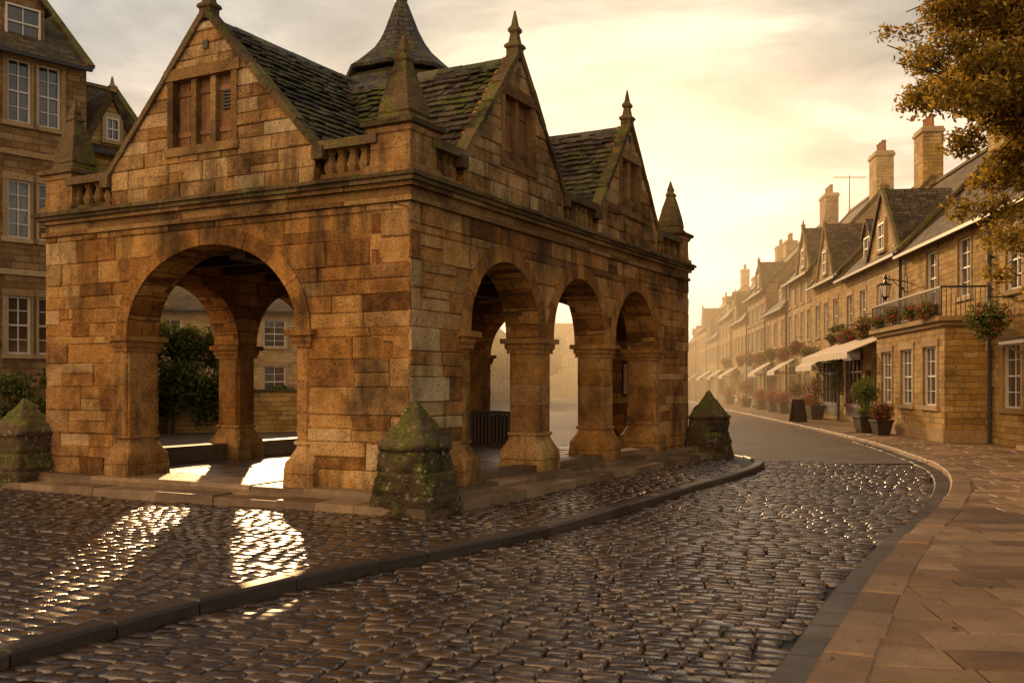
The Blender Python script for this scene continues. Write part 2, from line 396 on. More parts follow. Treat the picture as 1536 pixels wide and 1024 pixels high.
def shaft(x0,x1,y0,y1):
    z=.83; ch=.06
    while z<SPR-.24-.01:
        nz=min(z+U(.3,.45),SPR-.24)
        if SPR-.24-nz<.15: nz=SPR-.24
        j=U(-.005,.005)
        pts=[(x0+ch,y0),(x1-ch,y0),(x1,y0+ch),(x1,y1-ch),(x1-ch,y1),(x0+ch,y1),(x0,y1-ch),(x0,y0+ch)]
        c=(U(.2,.85),U(-.1,.3),R()); n=len(mbc.v); cx=(x0+x1)/2;cy=(y0+y1)/2
        for zz,s in ((z,.97),(z+.012,1.),(nz-.012,1.),(nz,.97)):
            mbc.v+=[(cx+(a-cx)*s+j,cy+(b-cy)*s+j,zz) for a,b in pts]
        for r in range(3):
            for i in range(8):
                q=(i+1)%8; mbc.f.append((n+r*8+i,n+r*8+q,n+r*8+8+q,n+r*8+8+i)); mbc.m.append(0); mbc.c.append(c)
        z=nz
for yb in (.02,LY-TH+.02):
    for (a,b) in ((3.7,4.2),(6.4,6.9)):
        X0,X1,Y0,Y1=a,b,yb,yb+TH-.06
        shaft(X0,X1,Y0,Y1);capital(X0,X1,Y0,Y1);basep(X0,X1,Y0,Y1)
    for (a,b) in ((1.26,1.52),(9.08,9.34)):
        shaft(a,b,yb-.05,yb+TH);capital(a,b,yb-.05,yb+TH);basep(a,b,yb-.04,yb+TH)
for xb in (0,LX-TH):
    for (a,b) in ((1.6,1.87),(5.13,5.4)):
        shaft(xb-.035,xb+TH,a,b);capital(xb-.035,xb+TH,a,b);basep(xb-.03,xb+TH,a,b)
mbc.build('columns',[M_hall],hall)

mbf=MB()
mbf.box(-.28,LX+.28,-.28,LY+.28,-.1,.17,1)
x=.05
while x<LX-.05:
    nx=x+U(.5,.8); y=.05
    while y<LY-.05:
        ny=y+U(.45,.95)
        X0,X1,Y0,Y1=x+.006,min(nx,LX-.05)-.006,y+.006,min(ny,LY-.05)-.006
        Z=[.2+U(-.012,.012) for _ in range(4)]
        mbf.hexa([(X0,Y0,.165),(X1,Y0,.165),(X1,Y1,.165),(X0,Y1,.165),(X0,Y0,Z[0]),(X1,Y0,Z[1]),(X1,Y1,Z[2]),(X0,Y1,Z[3])],0)
        y=ny
    x=nx
def edge(mp,L,d0,d1,z0,z1):
    a=-d1
    while a<L+d1-.01:
        na=a+U(.6,1.15)
        if L+d1-na<.3: na=L+d1
        t=U(-.014,.014)
        mbf.hexa([mp(a+.005,z0,d0),mp(na-.005,z0,d0),mp(na-.005,z0,d1+t),mp(a+.005,z0,d1+t),
                  mp(a+.005,z1+t,d0),mp(na-.005,z1+t,d0),mp(na-.005,z1+t-.01,d1+t-.012),mp(a+.005,z1+t-.01,d1+t-.02)],1)
        a=na
for mp,L in ((mapR,LX),(mapL,LY)):
    edge(mp,L,-.5,.27,.10,.235); edge(mp,L,.2,.66,-.1,.115)
for o in opR: mbf.box(o[0]+.1,o[1]-.1,-.02,.34,.2,.33,1); mbf.box(o[0]+.13,o[1]-.13,LY-.42,LY-.05,.2,.50,1)
mbf.build('floor_and_steps',[M_floor,M_step],hall)

mbk=MB(); mbk.box(TH+.01,LX-TH-.01,TH+.01,LY-TH-.01,3.85,3.95,0)
for i in range(9): mbk.box(1+i*1.15,1.18+i*1.15,TH,LY-TH,3.66,3.84,0)
mbk.box(TH,LX-TH,3.35,3.65,3.5,3.83,0)
mbk.build('ceiling_timbers',[M_dwood],hall)

mbg=MB(); mbu=MB()
TB=4.34
def gable(mp,c,hw,foot,apex,wc,ww,w0,w1,lights):
    def gi(z):
        w=hw if z<=foot else hw*(apex-z)/(apex-foot)
        if w0<z<w1: return [(c-w,min(wc-ww,c+w)),(wc+ww,c+w)]
        return [(c-w,c+w)]
    courses(mp,TB,apex-.12,[foot,w0,w1],gi,lambda a,z:.5,(.28,.7),(.16,.29))
    zs=sorted(set([TB,foot,w0,w1,apex-.02]+[TB+.1*i for i in range(1,30) if TB+.1*i<apex-.02]))
    for a,b in zip(zs[:-1],zs[1:]):
        for (p0,q0),(p1,q1) in zip(gi(a+1e-4),gi(b-1e-4)):
            mbg.face([mp(p0,a,-.014),mp(q0,a,-.014),mp(q1,b,-.014),mp(p1,b,-.014)],1)
    P=[(c-hw,TB),(c+hw,TB),(c+hw,foot),(c,apex-.02),(c-hw,foot)]
    mbg.face([mp(a,z,-.17) for a,z in P],0); mbg.face([mp(a,z,-.26) for a,z in P],0)
    for i in range(5):
        (a,z),(b,y)=P[i],P[(i+1)%5]; mbg.face([mp(a,z,-.012),mp(b,y,-.012),mp(b,y,-.26),mp(a,z,-.26)],0)
    for a in (wc-ww,wc+ww): mbg.face([mp(a,w0,.0),mp(a,w1,.0),mp(a,w1,-.17),mp(a,w0,-.17)],0)
    for z in (w0,w1): mbg.face([mp(wc-ww,z,.0),mp(wc+ww,z,.0),mp(wc+ww,z,-.17),mp(wc-ww,z,-.17)],0)
    def bx(a0,a1,z0,z1,d0,d1,m,cc=None): 
        mbu.hexa([mp(a0,z0,d0),mp(a1,z0,d0),mp(a1,z0,d1),mp(a0,z0,d1),mp(a0,z1,d0),mp(a1,z1,d0),mp(a1,z1,d1),mp(a0,z1,d1)],m,cc)
    bx(wc-ww-.12,wc+ww+.12,w1-.005,w1+.16,-.1,.045,0); bx(wc-ww-.1,wc+ww+.1,w0-.12,w0+.004,-.1,.05,0)
    bx(wc-ww-.06,wc-ww+.05,w0,w1,-.12,.03,0); bx(wc+ww-.05,wc+ww+.06,w0,w1,-.12,.03,0)
    lw=(2*ww-.1)/lights
    for i in range(lights):
        a0=wc-ww+.05+i*lw
        if i>0: bx(a0-.05,a0+.05,w0,w1,-.13,-.01,0)
        s0=a0+.05 if i>0 else a0; s1=a0+lw-(.05 if i<lights-1 else 0)
        nb=3
        for k in range(nb):
            q0=s0+(s1-s0)*k/nb;q1=s0+(s1-s0)*(k+1)/nb
            bx(q0+.003,q1-.003,w0,w1,-.15,-.105+U(-.004,.004),1,(U(.3,.9),.5,R()))
        for zz in (w0+.18,w1-.22): bx(s0,s1,zz,zz+.07,-.11,-.085,1)
    if lights==3:
        for k in range(6): bx(wc-ww+.07,wc-ww+lw-.07,w1-.5+k*.05,w1-.475+k*.05,-.1,-.07,2)
    bx(c-.045,c+.045,w1+.38,w1+.5,-.02,.03,2)
    def cop(aa,za,ab,zb):
        L=math.hypot(ab-aa,zb-za); n=max(3,int(L/.55)); ux,uz=(ab-aa)/L,(zb-za)/L; nx,nz=-uz,ux
        if nz<0: nx,nz=-nx,-nz
        for i in range(n):
            s0=L*i/n+.003;s1=L*(i+1)/n-.003;t=U(-.01,.01); h0,h1=-.035,.05+t
            q=[(aa+ux*s+nx*h,za+uz*s+nz*h) for s,h in ((s0,h0),(s1,h0),(s1,h1),(s0,h1))]
            mbu.hexa([mp(a,z,-.14) for a,z in q]+[mp(a,z,.06+U(-.008,.008)) for a,z in q],3)
    cop(c-hw-.1,foot-.1,c,apex+.02); cop(c+hw+.1,foot-.1,c,apex+.02)
    for sg in (-1,1):
        a=c+sg*(hw+.0); bx(min(a,a+sg*.18),max(a,a+sg*.18),foot-.22,foot-.05,-.3,.08,3)
    p=mp(c,0,-.05)
    mbu.lathe(p[0],p[1],[(.10,apex-.08),(.10,apex+.06),(.13,apex+.09),(.12,apex+.13),(.075,apex+.17),(.055,apex+.3),(.085,apex+.34),(.08,apex+.38),(.045,apex+.43),(.01,apex+.66)],4,math.pi/4,3)
gable(mapL,3.52,1.98,4.86,6.98,3.6,.62,5.08,6.08,3)
GA=[(2.97,1.62),(7.68,1.55)]
for c,hw in GA:
    gable(mapR,c,hw,4.84,6.72,c,.5,5.0,5.98,2)
    gable(mapB,c,hw,4.84,6.72,c,.5,5.0,5.98,2)
gable(mapF,3.52,1.98,4.86,6.98,3.6,.62,5.08,6.08,3)
mbs.build('ashlar_blocks',[M_hall],hall)
mbg.build('gable_cores',[M_hallb,M_mort],hall)
def balus(mp,a0,a1):
    def bx(b0,b1,z0,z1,d0,d1,m=0): mbu.hexa([mp(b0,z0,d0),mp(b1,z0,d0),mp(b1,z0,d1),mp(b0,z0,d1),mp(b0,z1,d0),mp(b1,z1,d0),mp(b1,z1,d1),mp(b0,z1,d1)],m)
    bx(a0,a1,TB-.002,TB+.1,-.3,-.02); bx(a0,a1,TB+.42,TB+.54,-.34,.05,3)
    n=max(2,int((a1-a0)/.19))
    for i in range(n):
        a=a0+(i+.5)*(a1-a0)/n; p=mp(a,0,-.13)
        mbu.lathe(p[0],p[1],[(.06,TB+.09),(.075,TB+.14),(.09,TB+.2),(.065,TB+.3),(.05,TB+.35),(.08,TB+.42)],8,0,0)
for mp in (mapR,mapB):
    balus(mp,.5,1.3); balus(mp,4.66,6.06); balus(mp,9.3,LX-.5)
for mp in (mapL,mapF):
    balus(mp,.5,1.46); balus(mp,5.56,6.5)
for cx in (.3,LX-.3):
    for cy in (.3,LY-.3):
        mbu.lathe(cx,cy,[(.37,TB-.002),(.37,TB+.1),(.32,TB+.13),(.31,TB+.32)],4,math.pi/4,4,(.6,.3,.5))
        mbu.lathe(cx,cy,[(.30,TB+.32),(.31,TB+.33),(.31,TB+.52),(.34,TB+.54),(.36,TB+.6)],4,math.pi/4,4,(.4,.5,.5))
        mbu.lathe(cx,cy,[(.36,TB+.6),(.41,TB+.62),(.41,TB+.68),(.3,TB+.72)],4,math.pi/4,3,None,.005)
        z=TB+.72
        prof=[(.25,z-.02),(.255,z+.04),(.225,z+.09),(.24,z+.12),(.225,z+.22),(.19,z+.38),(.15,z+.55),(.115,z+.7),(.085,z+.8),(.10,z+.83),(.095,z+.87),(.055,z+.91),(.065,z+.96),(.045,z+1.02),(.012,z+1.16)]
        mbu.lathe(cx,cy,prof,4,math.pi/4,3,(.65,.5,.5),.009)
mbu.build('gable_windows_copings_pinnacles',[M_trim,M_wood,M_iron,M_copl,M_hall],hall)

mbr=MB()
mbr.box(.1,LX-.1,.1,LY-.1,4.3,TB-.004,0)
def tiles(O,A,Up,Nn,W,H,mb=mbr,tw=.26,ex=.155):
    O=Vector(O);A=Vector(A);Up=Vector(Up);Nn=Vector(Nn)
    rows=int(H/ex)
    for r in range(rows+1):
        x=-U(0,tw); k=1-.35*r/rows
        while x<W:
            w=tw*U(.6,1.35)*k; x0=max(x,0)+.004; x1=min(x+w,W)-.004; x+=w
            if x1-x0<.03: continue
            y0=r*ex+U(-.026,.026); y1=y0+ex*1.35
            y1=min(y1,H+.01)
            if y1<=y0: continue
            th=.028; l0=.055+U(-.010,.020); l1=.012; sk=U(-.014,.014); sl=U(-.010,.010)
            q=[O+A*x0+Up*y0+Nn*(l0-th),O+A*x1+Up*(y0+sk)+Nn*(l0+sl-th),O+A*x1+Up*y1+Nn*(l1-th),O+A*x0+Up*y1+Nn*(l1-th)]
            q2=[p+Nn*th for p in q]
            mb.hexa(q+q2,1)
def gableroof(axis,c,hw,zr,z0,a0,a1):
    rise=zr-z0; run=hw; L=math.hypot(rise,run)
    for sg in (-1,1):
        if axis=='x':
            O=(a0,c+sg*run,z0);A=(1,0,0);Up=(0,-sg*run/L,rise/L);Nn=(0,sg*rise/L,run/L)
        else:
            O=(c+sg*run,a0,z0);A=(0,1,0);Up=(-sg*run/L,0,rise/L);Nn=(sg*rise/L,0,run/L)
        Ov=Vector(O);Av=Vector(A);Uv=Vector(Up)
        mbr.face([Ov,Ov+Av*(a1-a0),Ov+Av*(a1-a0)+Uv*L,Ov+Uv*L],0)
        tiles(O,A,Up,Nn,a1-a0,L)
    x=a0
    while x<a1:
        nx=min(x+.42,a1); t=U(-.008,.008)
        for sg in (-1,1):
            def P(s,w,z): return (s,c+sg*w,z+t) if axis=='x' else (c+sg*w,s,z+t)
            mbr.hexa([P(x+.004,0,zr+.02),P(nx-.004,0,zr+.02),P(nx-.004,.17,zr-.15),P(x+.004,.17,zr-.15),
                      P(x+.004,0,zr+.065),P(nx-.004,0,zr+.065),P(nx-.004,.17,zr-.11),P(x+.004,.17,zr-.11)],1)
        x=nx
gableroof('x',3.52,2.46,6.90,TB-.02,.15,LX-.15)
for c,hw in GA: gableroof('y',c,2.05,6.62,TB-.02,.15,LY-.15)
mbr.build('roof_slates',[M_iron,M_slate],hall)
mbl=MB(); LXc,LYc=4.95,3.52
mbl.lathe(LXc,LYc,[(.72,6.0),(.72,7.45)],8,math.pi/8,1)
mbl.lathe(LXc,LYc,[(.98,7.36),(1.0,7.42),(.86,7.53),(.72,7.66),(.54,7.84),(.42,8.02),(.31,8.25),(.22,8.5),(.14,8.72),(.10,8.82)],8,math.pi/8,0)
mbl.lathe(LXc,LYc,[(.08,8.80),(.11,8.84),(.12,8.88),(.07,8.93),(.045,9.0),(.06,9.04),(.03,9.1),(.012,9.6)],8,0,2)
mbl.lathe(LXc,LYc,[(1.35,6.85),(1.37,6.9),(1.0,7.2),(.74,7.38)],8,math.pi/8,0)
mbl.build('lantern_turret',[M_lead,M_dwood,M_iron],hall)

def guard(cx,cy,sc_=1.,seed=0):
    mb=MB()
    key=[(-.1,.44),(0,.44),(.24,.425),(.262,.40),(.285,.415),(.52,.385),(.54,.36),(.56,.378),(.78,.35),(.80,.345),(.81,.375),(.86,.38),(.90,.365),(1.38,.03)]
    zs=[];hs=[]
    for (z0,h0),(z1,h1) in zip(key[:-1],key[1:]):
        m=max(1,int((z1-z0)/.035))
        for k in range(m): zs.append(z0+(z1-z0)*k/m); hs.append(h0+(h1-h0)*k/m)
    zs.append(1.4);hs.append(.012)
    n=11; ringn=4*n; o7=Vector((seed*7.3,seed*3.1,0))
    for z,h in zip(zs,hs):
        for i in range(ringn):
            sd=i//n; t=(i%n)/n*2-1
            p={0:(t,-1),1:(1,t),2:(-t,1),3:(-1,-t)}[sd]
            l=(abs(p[0])**9+abs(p[1])**9)**(1/9)
            x=p[0]/l*h*sc_;y=p[1]/l*h*sc_
            q=Vector((x,y,z))
            nz=noise.noise(q*3+o7)*.06+noise.noise(q*8+o7)*.045+noise.noise(q*20+o7)*.026
            k=1+nz*2.0
            mb.v.append((cx+x*k,cy+y*k,z*sc_+nz*.6*(z>.8)))
    for j in range(len(zs)-1):
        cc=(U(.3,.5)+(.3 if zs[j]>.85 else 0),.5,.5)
        for i in range(ringn):
            a=j*ringn+i;b=j*ringn+(i+1)%ringn
            mb.f.append((a,b,b+ringn,a+ringn)); mb.m.append(0); mb.c.append(cc)
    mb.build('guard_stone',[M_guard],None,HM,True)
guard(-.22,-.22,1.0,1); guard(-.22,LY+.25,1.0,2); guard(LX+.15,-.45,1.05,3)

mb=MB()
mb.box(10.0,10.46,3.9,6.3,.94,1.0); mb.box(10.06,10.40,3.95,6.25,.24,.9,1)
y=3.92
while y<6.25: mb.box(10.02,10.055,y,y+.07,.2,.94,0); y+=.1
mb.build('slatted_bench_box',[M_dwood,M_iron],None,HM)
mb=MB(); mb.box(LX-TH-.06,LX-TH-.005,.75,1.35,1.35,2.15,0); mb.box(LX-TH-.075,LX-TH-.055,.81,1.29,1.41,2.09,1)
mb.build('notice_board',[M_dwood,M_cream],None,HM)

# ------------------------------------------------------------ GROUND
def interp(P):
    ys=[p[1] for p in P]; xs=[p[0] for p in P]
    return lambda y: float(np.interp(y,ys,xs))
def smoothcurve(P,n=8):
    out=[]
    for i in range(len(P)-1):
        p0=P[max(i-1,0)];p1=P[i];p2=P[i+1];p3=P[min(i+2,len(P)-1)]
        for k in range(n):
            t=k/n
            out.append(tuple(.5*((2*p1[j])+(-p0[j]+p2[j])*t+(2*p0[j]-5*p1[j]+4*p2[j]-p3[j])*t*t+(-p0[j]+3*p1[j]-3*p2[j]+p3[j])*t**3) for j in (0,1)))
    out.append(P[-1]); return out
KL=smoothcurve([(-4.6,2.0),(-3.7,4.5),(-3.05,5.9),(-2.3,7.45),(-1.45,8.85),(-.55,9.95),(.45,11.35),(1.6,13.5),(3.0,16.1),(4.45,18.8),(5.35,21.2),(5.3,23.6),(4.4,26)])
KR=smoothcurve([(-.4,2.0),(1.25,4.8),(1.9,6.1),(2.95,8.3),(4.25,10.8),(5.6,13.2),(7.1,16.2),(8.35,19.4),(9.2,22.9),(10.6,31),(12.5,48),(15.2,75),(19.0,109),(24,150)])
fL=interp(KL);fR=interp(KR)
ZR=-.085
mb=MB(); mb.face([(-600,-300,-.16),(600,-300,-.16),(600,1200,-.16),(-600,1200,-.16)])
mb.build('ground',[M_ground])
mb=MB(); mb.face([(-40,-4,-.125),(40,-4,-.125),(40,22.5,-.125),(-40,22.5,-.125)]); 
mb.build('road_bed',[M_mud])
mb=MB(); mb.face([(-60,21.6,ZR),(40,21.6,ZR),(60,260,ZR),(-60,260,ZR)]); mb.build('far_road',[M_farroad])
mb=MB()
P=[(x,y) for x,y in KL]; poly=P+[(-8,27.5),(-22,24),(-45,20),(-45,2)]
mb.face([(x,y,-.035) for x,y in poly]); mb.build('plaza_bed',[M_mud])
mb=MB()
for (xa,ya),(xb,yb) in zip(KR[:-1],KR[1:]):
    far=ya>33
    z=-.002 if far else -.03
    mb.face([(xa+.02,ya,z),(xa+60,ya,z),(xb+60,yb,z),(xb+.02,yb,z)],1 if far else 0)
    mb.face([(xa+.02,ya,z),(xb+.02,yb,z),(xb+.02,yb,-.15),(xa+.02,ya,-.15)],1)
mb.build('pavement_bed',[M_mud,M_farpave])
def kerb(curve,name,wid,z0,z1,side,seg=.75,ymax=60,mat=M_kerb,gap=.006):
    mb=MB(); pts=[Vector((x,y,0)) for x,y in curve]
    L=[0]
    for a,b in zip(pts[:-1],pts[1:]): L.append(L[-1]+(b-a).length)
    L=np.array(L); X=np.array([p.x for p in pts]);Y=np.array([p.y for p in pts])
    s=0
    while s<L[-1]-.2:
        e=min(s+seg*U(.7,1.3),L[-1]); a=Vector((np.interp(s+gap,L,X),np.interp(s+gap,L,Y),0)); b=Vector((np.interp(e-gap,L,X),np.interp(e-gap,L,Y),0))
        if a.y>ymax: break
        d=(b-a).normalized(); n=Vector((d.y,-d.x,0))*side
        t=U(-.008,.008); bv=.022
        c=(R(),.5,R())
        w=wid*U(.94,1.0); a=a+n*U(0,.012); b=b+n*U(0,.012)
        zl=Vector((0,0,z1-bv+t)); zh=Vector((0,0,z1+t)); zb=Vector((0,0,z0))
        lo=[a,b,b+n*w,a+n*w]
        mb.hexa([p+zb for p in lo]+[p+zl for p in lo],0,c)
        q=[a+n*bv+d*.012,b+n*bv-d*.012,b+n*(w-bv*.5)-d*.012,a+n*(w-bv*.5)+d*.012]
        for i in range(4):
            k=(i+1)%4; mb.face([lo[i]+zl,lo[k]+zl,q[k]+zh,q[i]+zh],0,c)
        mb.face([p+zh for p in q],0,c)
        s=e
    return mb.build(name,[mat])
kerb(KL,'kerb',.2,-.14,.012,-1,.9)
kerb(KR,'kerb',.32,-.14,.012,1,.62,140,M_flag,.011)
kerb([(x-.28,y) for x,y in KR],'gutter_stones',.27,-.14,ZR+.008,1,.42,30)

def in_hall(x,y,m=.6):
    p=HM.inverted()@Vector((x,y,0)); return -m<p.x<LX+m and -m<p.y<LY+m
OCT=np.array([(1,.82),(.88,1),(-.88,1),(-1,.82),(-1,-.82),(-.88,-1),(.88,-1),(1,-.82)])
def setts(name,ang,keep,z,ext,rowp=.15,wl=(.14,.29)):
    ca,sa=math.cos(ang),math.sin(ang); cs=[]
    x0,x1,y0,y1=ext; cx0,cy0=(x0+x1)/2,(y0+y1)/2; Rr=math.hypot(x1-x0,y1-y0)/2
    r=-Rr
    while r<Rr:
        rp=rowp*U(.88,1.14); a=-Rr+U(0,.3)
        while a<Rr:
            w=U(*wl); c=a+w/2; wob=.05*math.sin(c*.5+r*.12)+.010*math.sin(c*2.1+r)
            rr=r+rp/2+wob
            x=cx0+c*ca-rr*sa; y=cy0+c*sa+rr*ca
            if x0<x<x1 and y0<y<y1 and keep(x,y): cs.append((x,y,w/2-.0055,rp/2-.0055))
            a+=w
        r+=rp
    cs=np.array(cs); n=len(cs)
    V=np.zeros((n,24,3)); an=ang+rng.normal(0,.018,n); c_,s_=np.cos(an),np.sin(an)
    tx=rng.normal(0,.022,n); ty=rng.normal(0,.034,n); dz=rng.normal(0,.0035,n)
    und=.018*np.sin(cs[:,0]*.9)*np.cos(cs[:,1]*.7)
    for k,(scl,zz) in enumerate(((1.,-.05),(.95,-.011),(.76,0.0))):
        jx=rng.normal(0,.025,(n,8)); jy=rng.normal(0,.04,(n,8))
        lx=(OCT[None,:,0]*scl*(1+jx*(k>0)))*cs[:,2,None]; ly=(OCT[None,:,1]*scl*(1+jy*(k>0)))*cs[:,3,None]
        V[:,k*8:k*8+8,0]=cs[:,0,None]+lx*c_[:,None]-ly*s_[:,None]
        V[:,k*8:k*8+8,1]=cs[:,1,None]+lx*s_[:,None]+ly*c_[:,None]
        V[:,k*8:k*8+8,2]=z+zz+(dz+und)[:,None]+(tx[:,None]*lx+ty[:,None]*ly)*(k>0)
    tmpl=[]
    for k in (0,8):
        for i in range(8):
            q=(i+1)%8; tmpl.append((k+i,k+q,k+8+q,k+8+i))
    tmpl.append(tuple(range(16,24)))
    F=[tuple(b*24+i for i in t) for b in range(n) for t in tmpl]
    col=rng.random((n,3)); C=np.repeat(col,17,axis=0)
    return mkobj(name,V.reshape(-1,3),F,np.zeros(len(F)),C,[M_sett],None,None,True)
setts('cobbled_plaza',ANG+math.pi/2-math.pi,lambda x,y: x<fL(y)-.17 and not in_hall(x,y,.6),0.0,(-13,4.5,4.4,22),)
setts('cobbled_road',math.radians(-14),lambda x,y: fL(y)-.02<x<fR(y)-.27 and y<22.4-.03*(x-7)**2,ZR,(-4.5,9.4,4.2,22.5))

mb=MB(); ang=math.radians(-7); ca,sa=math.cos(ang),math.sin(ang); r=-18
while r<20:
    rp=random.choice([.30,.36,.44]); a=-14+U(0,.5)
    while a<18:
        w=U(.42,.85)
        pts=[(a+.007,r+.007),(a+w-.007,r+.007),(a+w-.007,r+rp-.007),(a+.007,r+rp-.007)]
        W=[(10+u*ca-v*sa,16+u*sa+v*ca) for u,v in pts]
        off=.335
        ins=[x>fR(y)+off for x,y in W]
        if any(ins) and all(2<y<34 for x,y in W) and all(x<24 for x,y in W):
            W=[(max(x,fR(y)+off),y) for x,y in W]
            c=(R(),.5,R()); b=.006; cx=sum(p[0] for p in W)/4; cy=sum(p[1] for p in W)/4
            z=U(-.003,.003); tz=[z+U(-.002,.002) for _ in W]
            top=[(x+(cx-x)*.02,y+(cy-y)*.03,t) for (x,y),t in zip(W,tz)]
            low=[(x,y,t-b) for (x,y),t in zip(W,tz)]; bot=[(x,y,-.05) for x,y in W]
            mb.face(top,0,c)
            for i in range(4):
                k=(i+1)%4; mb.face([low[i],low[k],top[k],top[i]],0,c); mb.face([bot[i],bot[k],low[k],low[i]],0,c)
        a+=w
    r+=rp
mb.build('pavement',[M_flag])

# ------------------------------------------------------------ foliage helpers
def leaves(name,clumps,n,size,mats,mixr=0.,parent=None):
    cl=np.array(clumps,float); vol=(cl[:,3]*cl[:,4]*cl[:,5])**.75; idx=rng.choice(len(cl),n,p=vol/vol.sum())
    d=rng.normal(size=(n,3)); d/=np.linalg.norm(d,axis=1)[:,None]; rr=rng.random(n)**.45
    P=cl[idx,:3]+d*rr[:,None]*cl[idx,3:6]
    P+=rng.normal(0,size*.6,(n,3))
    a=rng.normal(size=(n,3)); a/=np.linalg.norm(a,axis=1)[:,None]; b=np.cross(a,rng.normal(size=(n,3))); b/=np.linalg.norm(b,axis=1)[:,None]
    s=size*(.6+.8*rng.random(n))[:,None]
    V=np.stack([P-a*s,P+b*s*.42+a*s*.1,P+a*s,P-b*s*.42+a*s*.1],1).reshape(-1,3)
    F=[(4*i,4*i+1,4*i+2,4*i+3) for i in range(n)]
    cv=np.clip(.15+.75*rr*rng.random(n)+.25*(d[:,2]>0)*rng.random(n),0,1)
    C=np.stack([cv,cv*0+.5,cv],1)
    mi=(rng.random(n)<mixr).astype(int)
    return mkobj(name,V,F,mi,C,mats,parent)

# ------------------------------------------------------------ HOUSES
def wall_rects(mb,x0,x1,z0,z1,holes,y=0,rev=.16,m=0):
    xs=sorted(set([x0,x1]+[h[0] for h in holes]+[h[0]+h[2] for h in holes])); xs=[x for x in xs if x0<=x<=x1]
    zs=sorted(set([z0,z1]+[h[1] for h in holes]+[h[1]+h[3] for h in holes])); zs=[z for z in zs if z0<=z<=z1]
    for a,b in zip(xs[:-1],xs[1:]):
        for c,d in zip(zs[:-1],zs[1:]):
            cx,cz=(a+b)/2,(c+d)/2
            if any(h[0]<cx<h[0]+h[2] and h[1]<cz<h[1]+h[3] for h in holes): continue
            mb.face([(a,y,c),(b,y,c),(b,y,d),(a,y,d)],m)
    for h in holes:
        a,b,c,d=h[0],h[0]+h[2],h[1],h[1]+h[3]
        mb.face([(a,y,c),(a,y+rev,c),(a,y+rev,d),(a,y,d)],m); mb.face([(b,y,c),(b,y+rev,c),(b,y+rev,d),(b,y,d)],m)
        mb.face([(a,y,c),(b,y,c),(b,y+rev,c),(a,y+rev,c)],m); mb.face([(a,y,d),(b,y,d),(b,y+rev,d),(a,y+rev,d)],m)
def window(mb,x,z,w,h,y=0,cols=2,rows=4,sur=True,fr=0):
    mb.face([(x,y+.13,z),(x+w,y+.13,z),(x+w,y+.13,z+h),(x,y+.13,z+h)],1)
    f=.055
    for a,b,c,d in ((x,x+f,z,z+h),(x+w-f,x+w,z,z+h),(x+f,x+w-f,z,z+f),(x+f,x+w-f,z+h-f,z+h)): mb.box(a,b,y+.06,y+.125,c,d,fr)
    mb.box(x+f,x+w-f,y+.08,y+.123,z+h/2-.025,z+h/2+.025,fr)
    for i in range(1,cols): mb.box(x+w*i/cols-.014,x+w*i/cols+.014,y+.09,y+.121,z+f,z+h-f,fr)
    for i in range(1,rows):
        if i*2!=rows: mb.box(x+f,x+w-f,y+.092,y+.12,z+h*i/rows-.012,z+h*i/rows+.012,fr)
    if sur:
        mb.box(x-.16,x+w+.16,y-.035,y+.03,z+h,z+h+.2,2); mb.box(x-.18,x+w+.18,y-.07,y+.05,z-.13,z,2)
        mb.box(x-.14,x-.0,y-.022,y+.03,z+.001,z+h-.001,2); mb.box(x+w,x+w+.14,y-.022,y+.03,z+.001,z+h-.001,2)
def chimney(mb,x,y,w,d,z0,z1,pots=2):
    mb.box(x-w/2,x+w/2,y-d/2,y+d/2,z0,z1-.25,0); mb.box(x-w/2-.07,x+w/2+.07,y-d/2-.07,y+d/2+.07,z1-.25,z1-.12,2); mb.box(x-w/2-.02,x+w/2+.02,y-d/2-.02,y+d/2+.02,z1-.12,z1,2)
    for i in range(pots):
        px=x-w/2+w*(i+.5)/pots; mb.lathe(px,y,[(.14,z1),(.15,z1+.05),(.11,z1+.1),(.10,z1+.5),(.13,z1+.52),(.12,z1+.6)],8,0,3)
HC=[0]
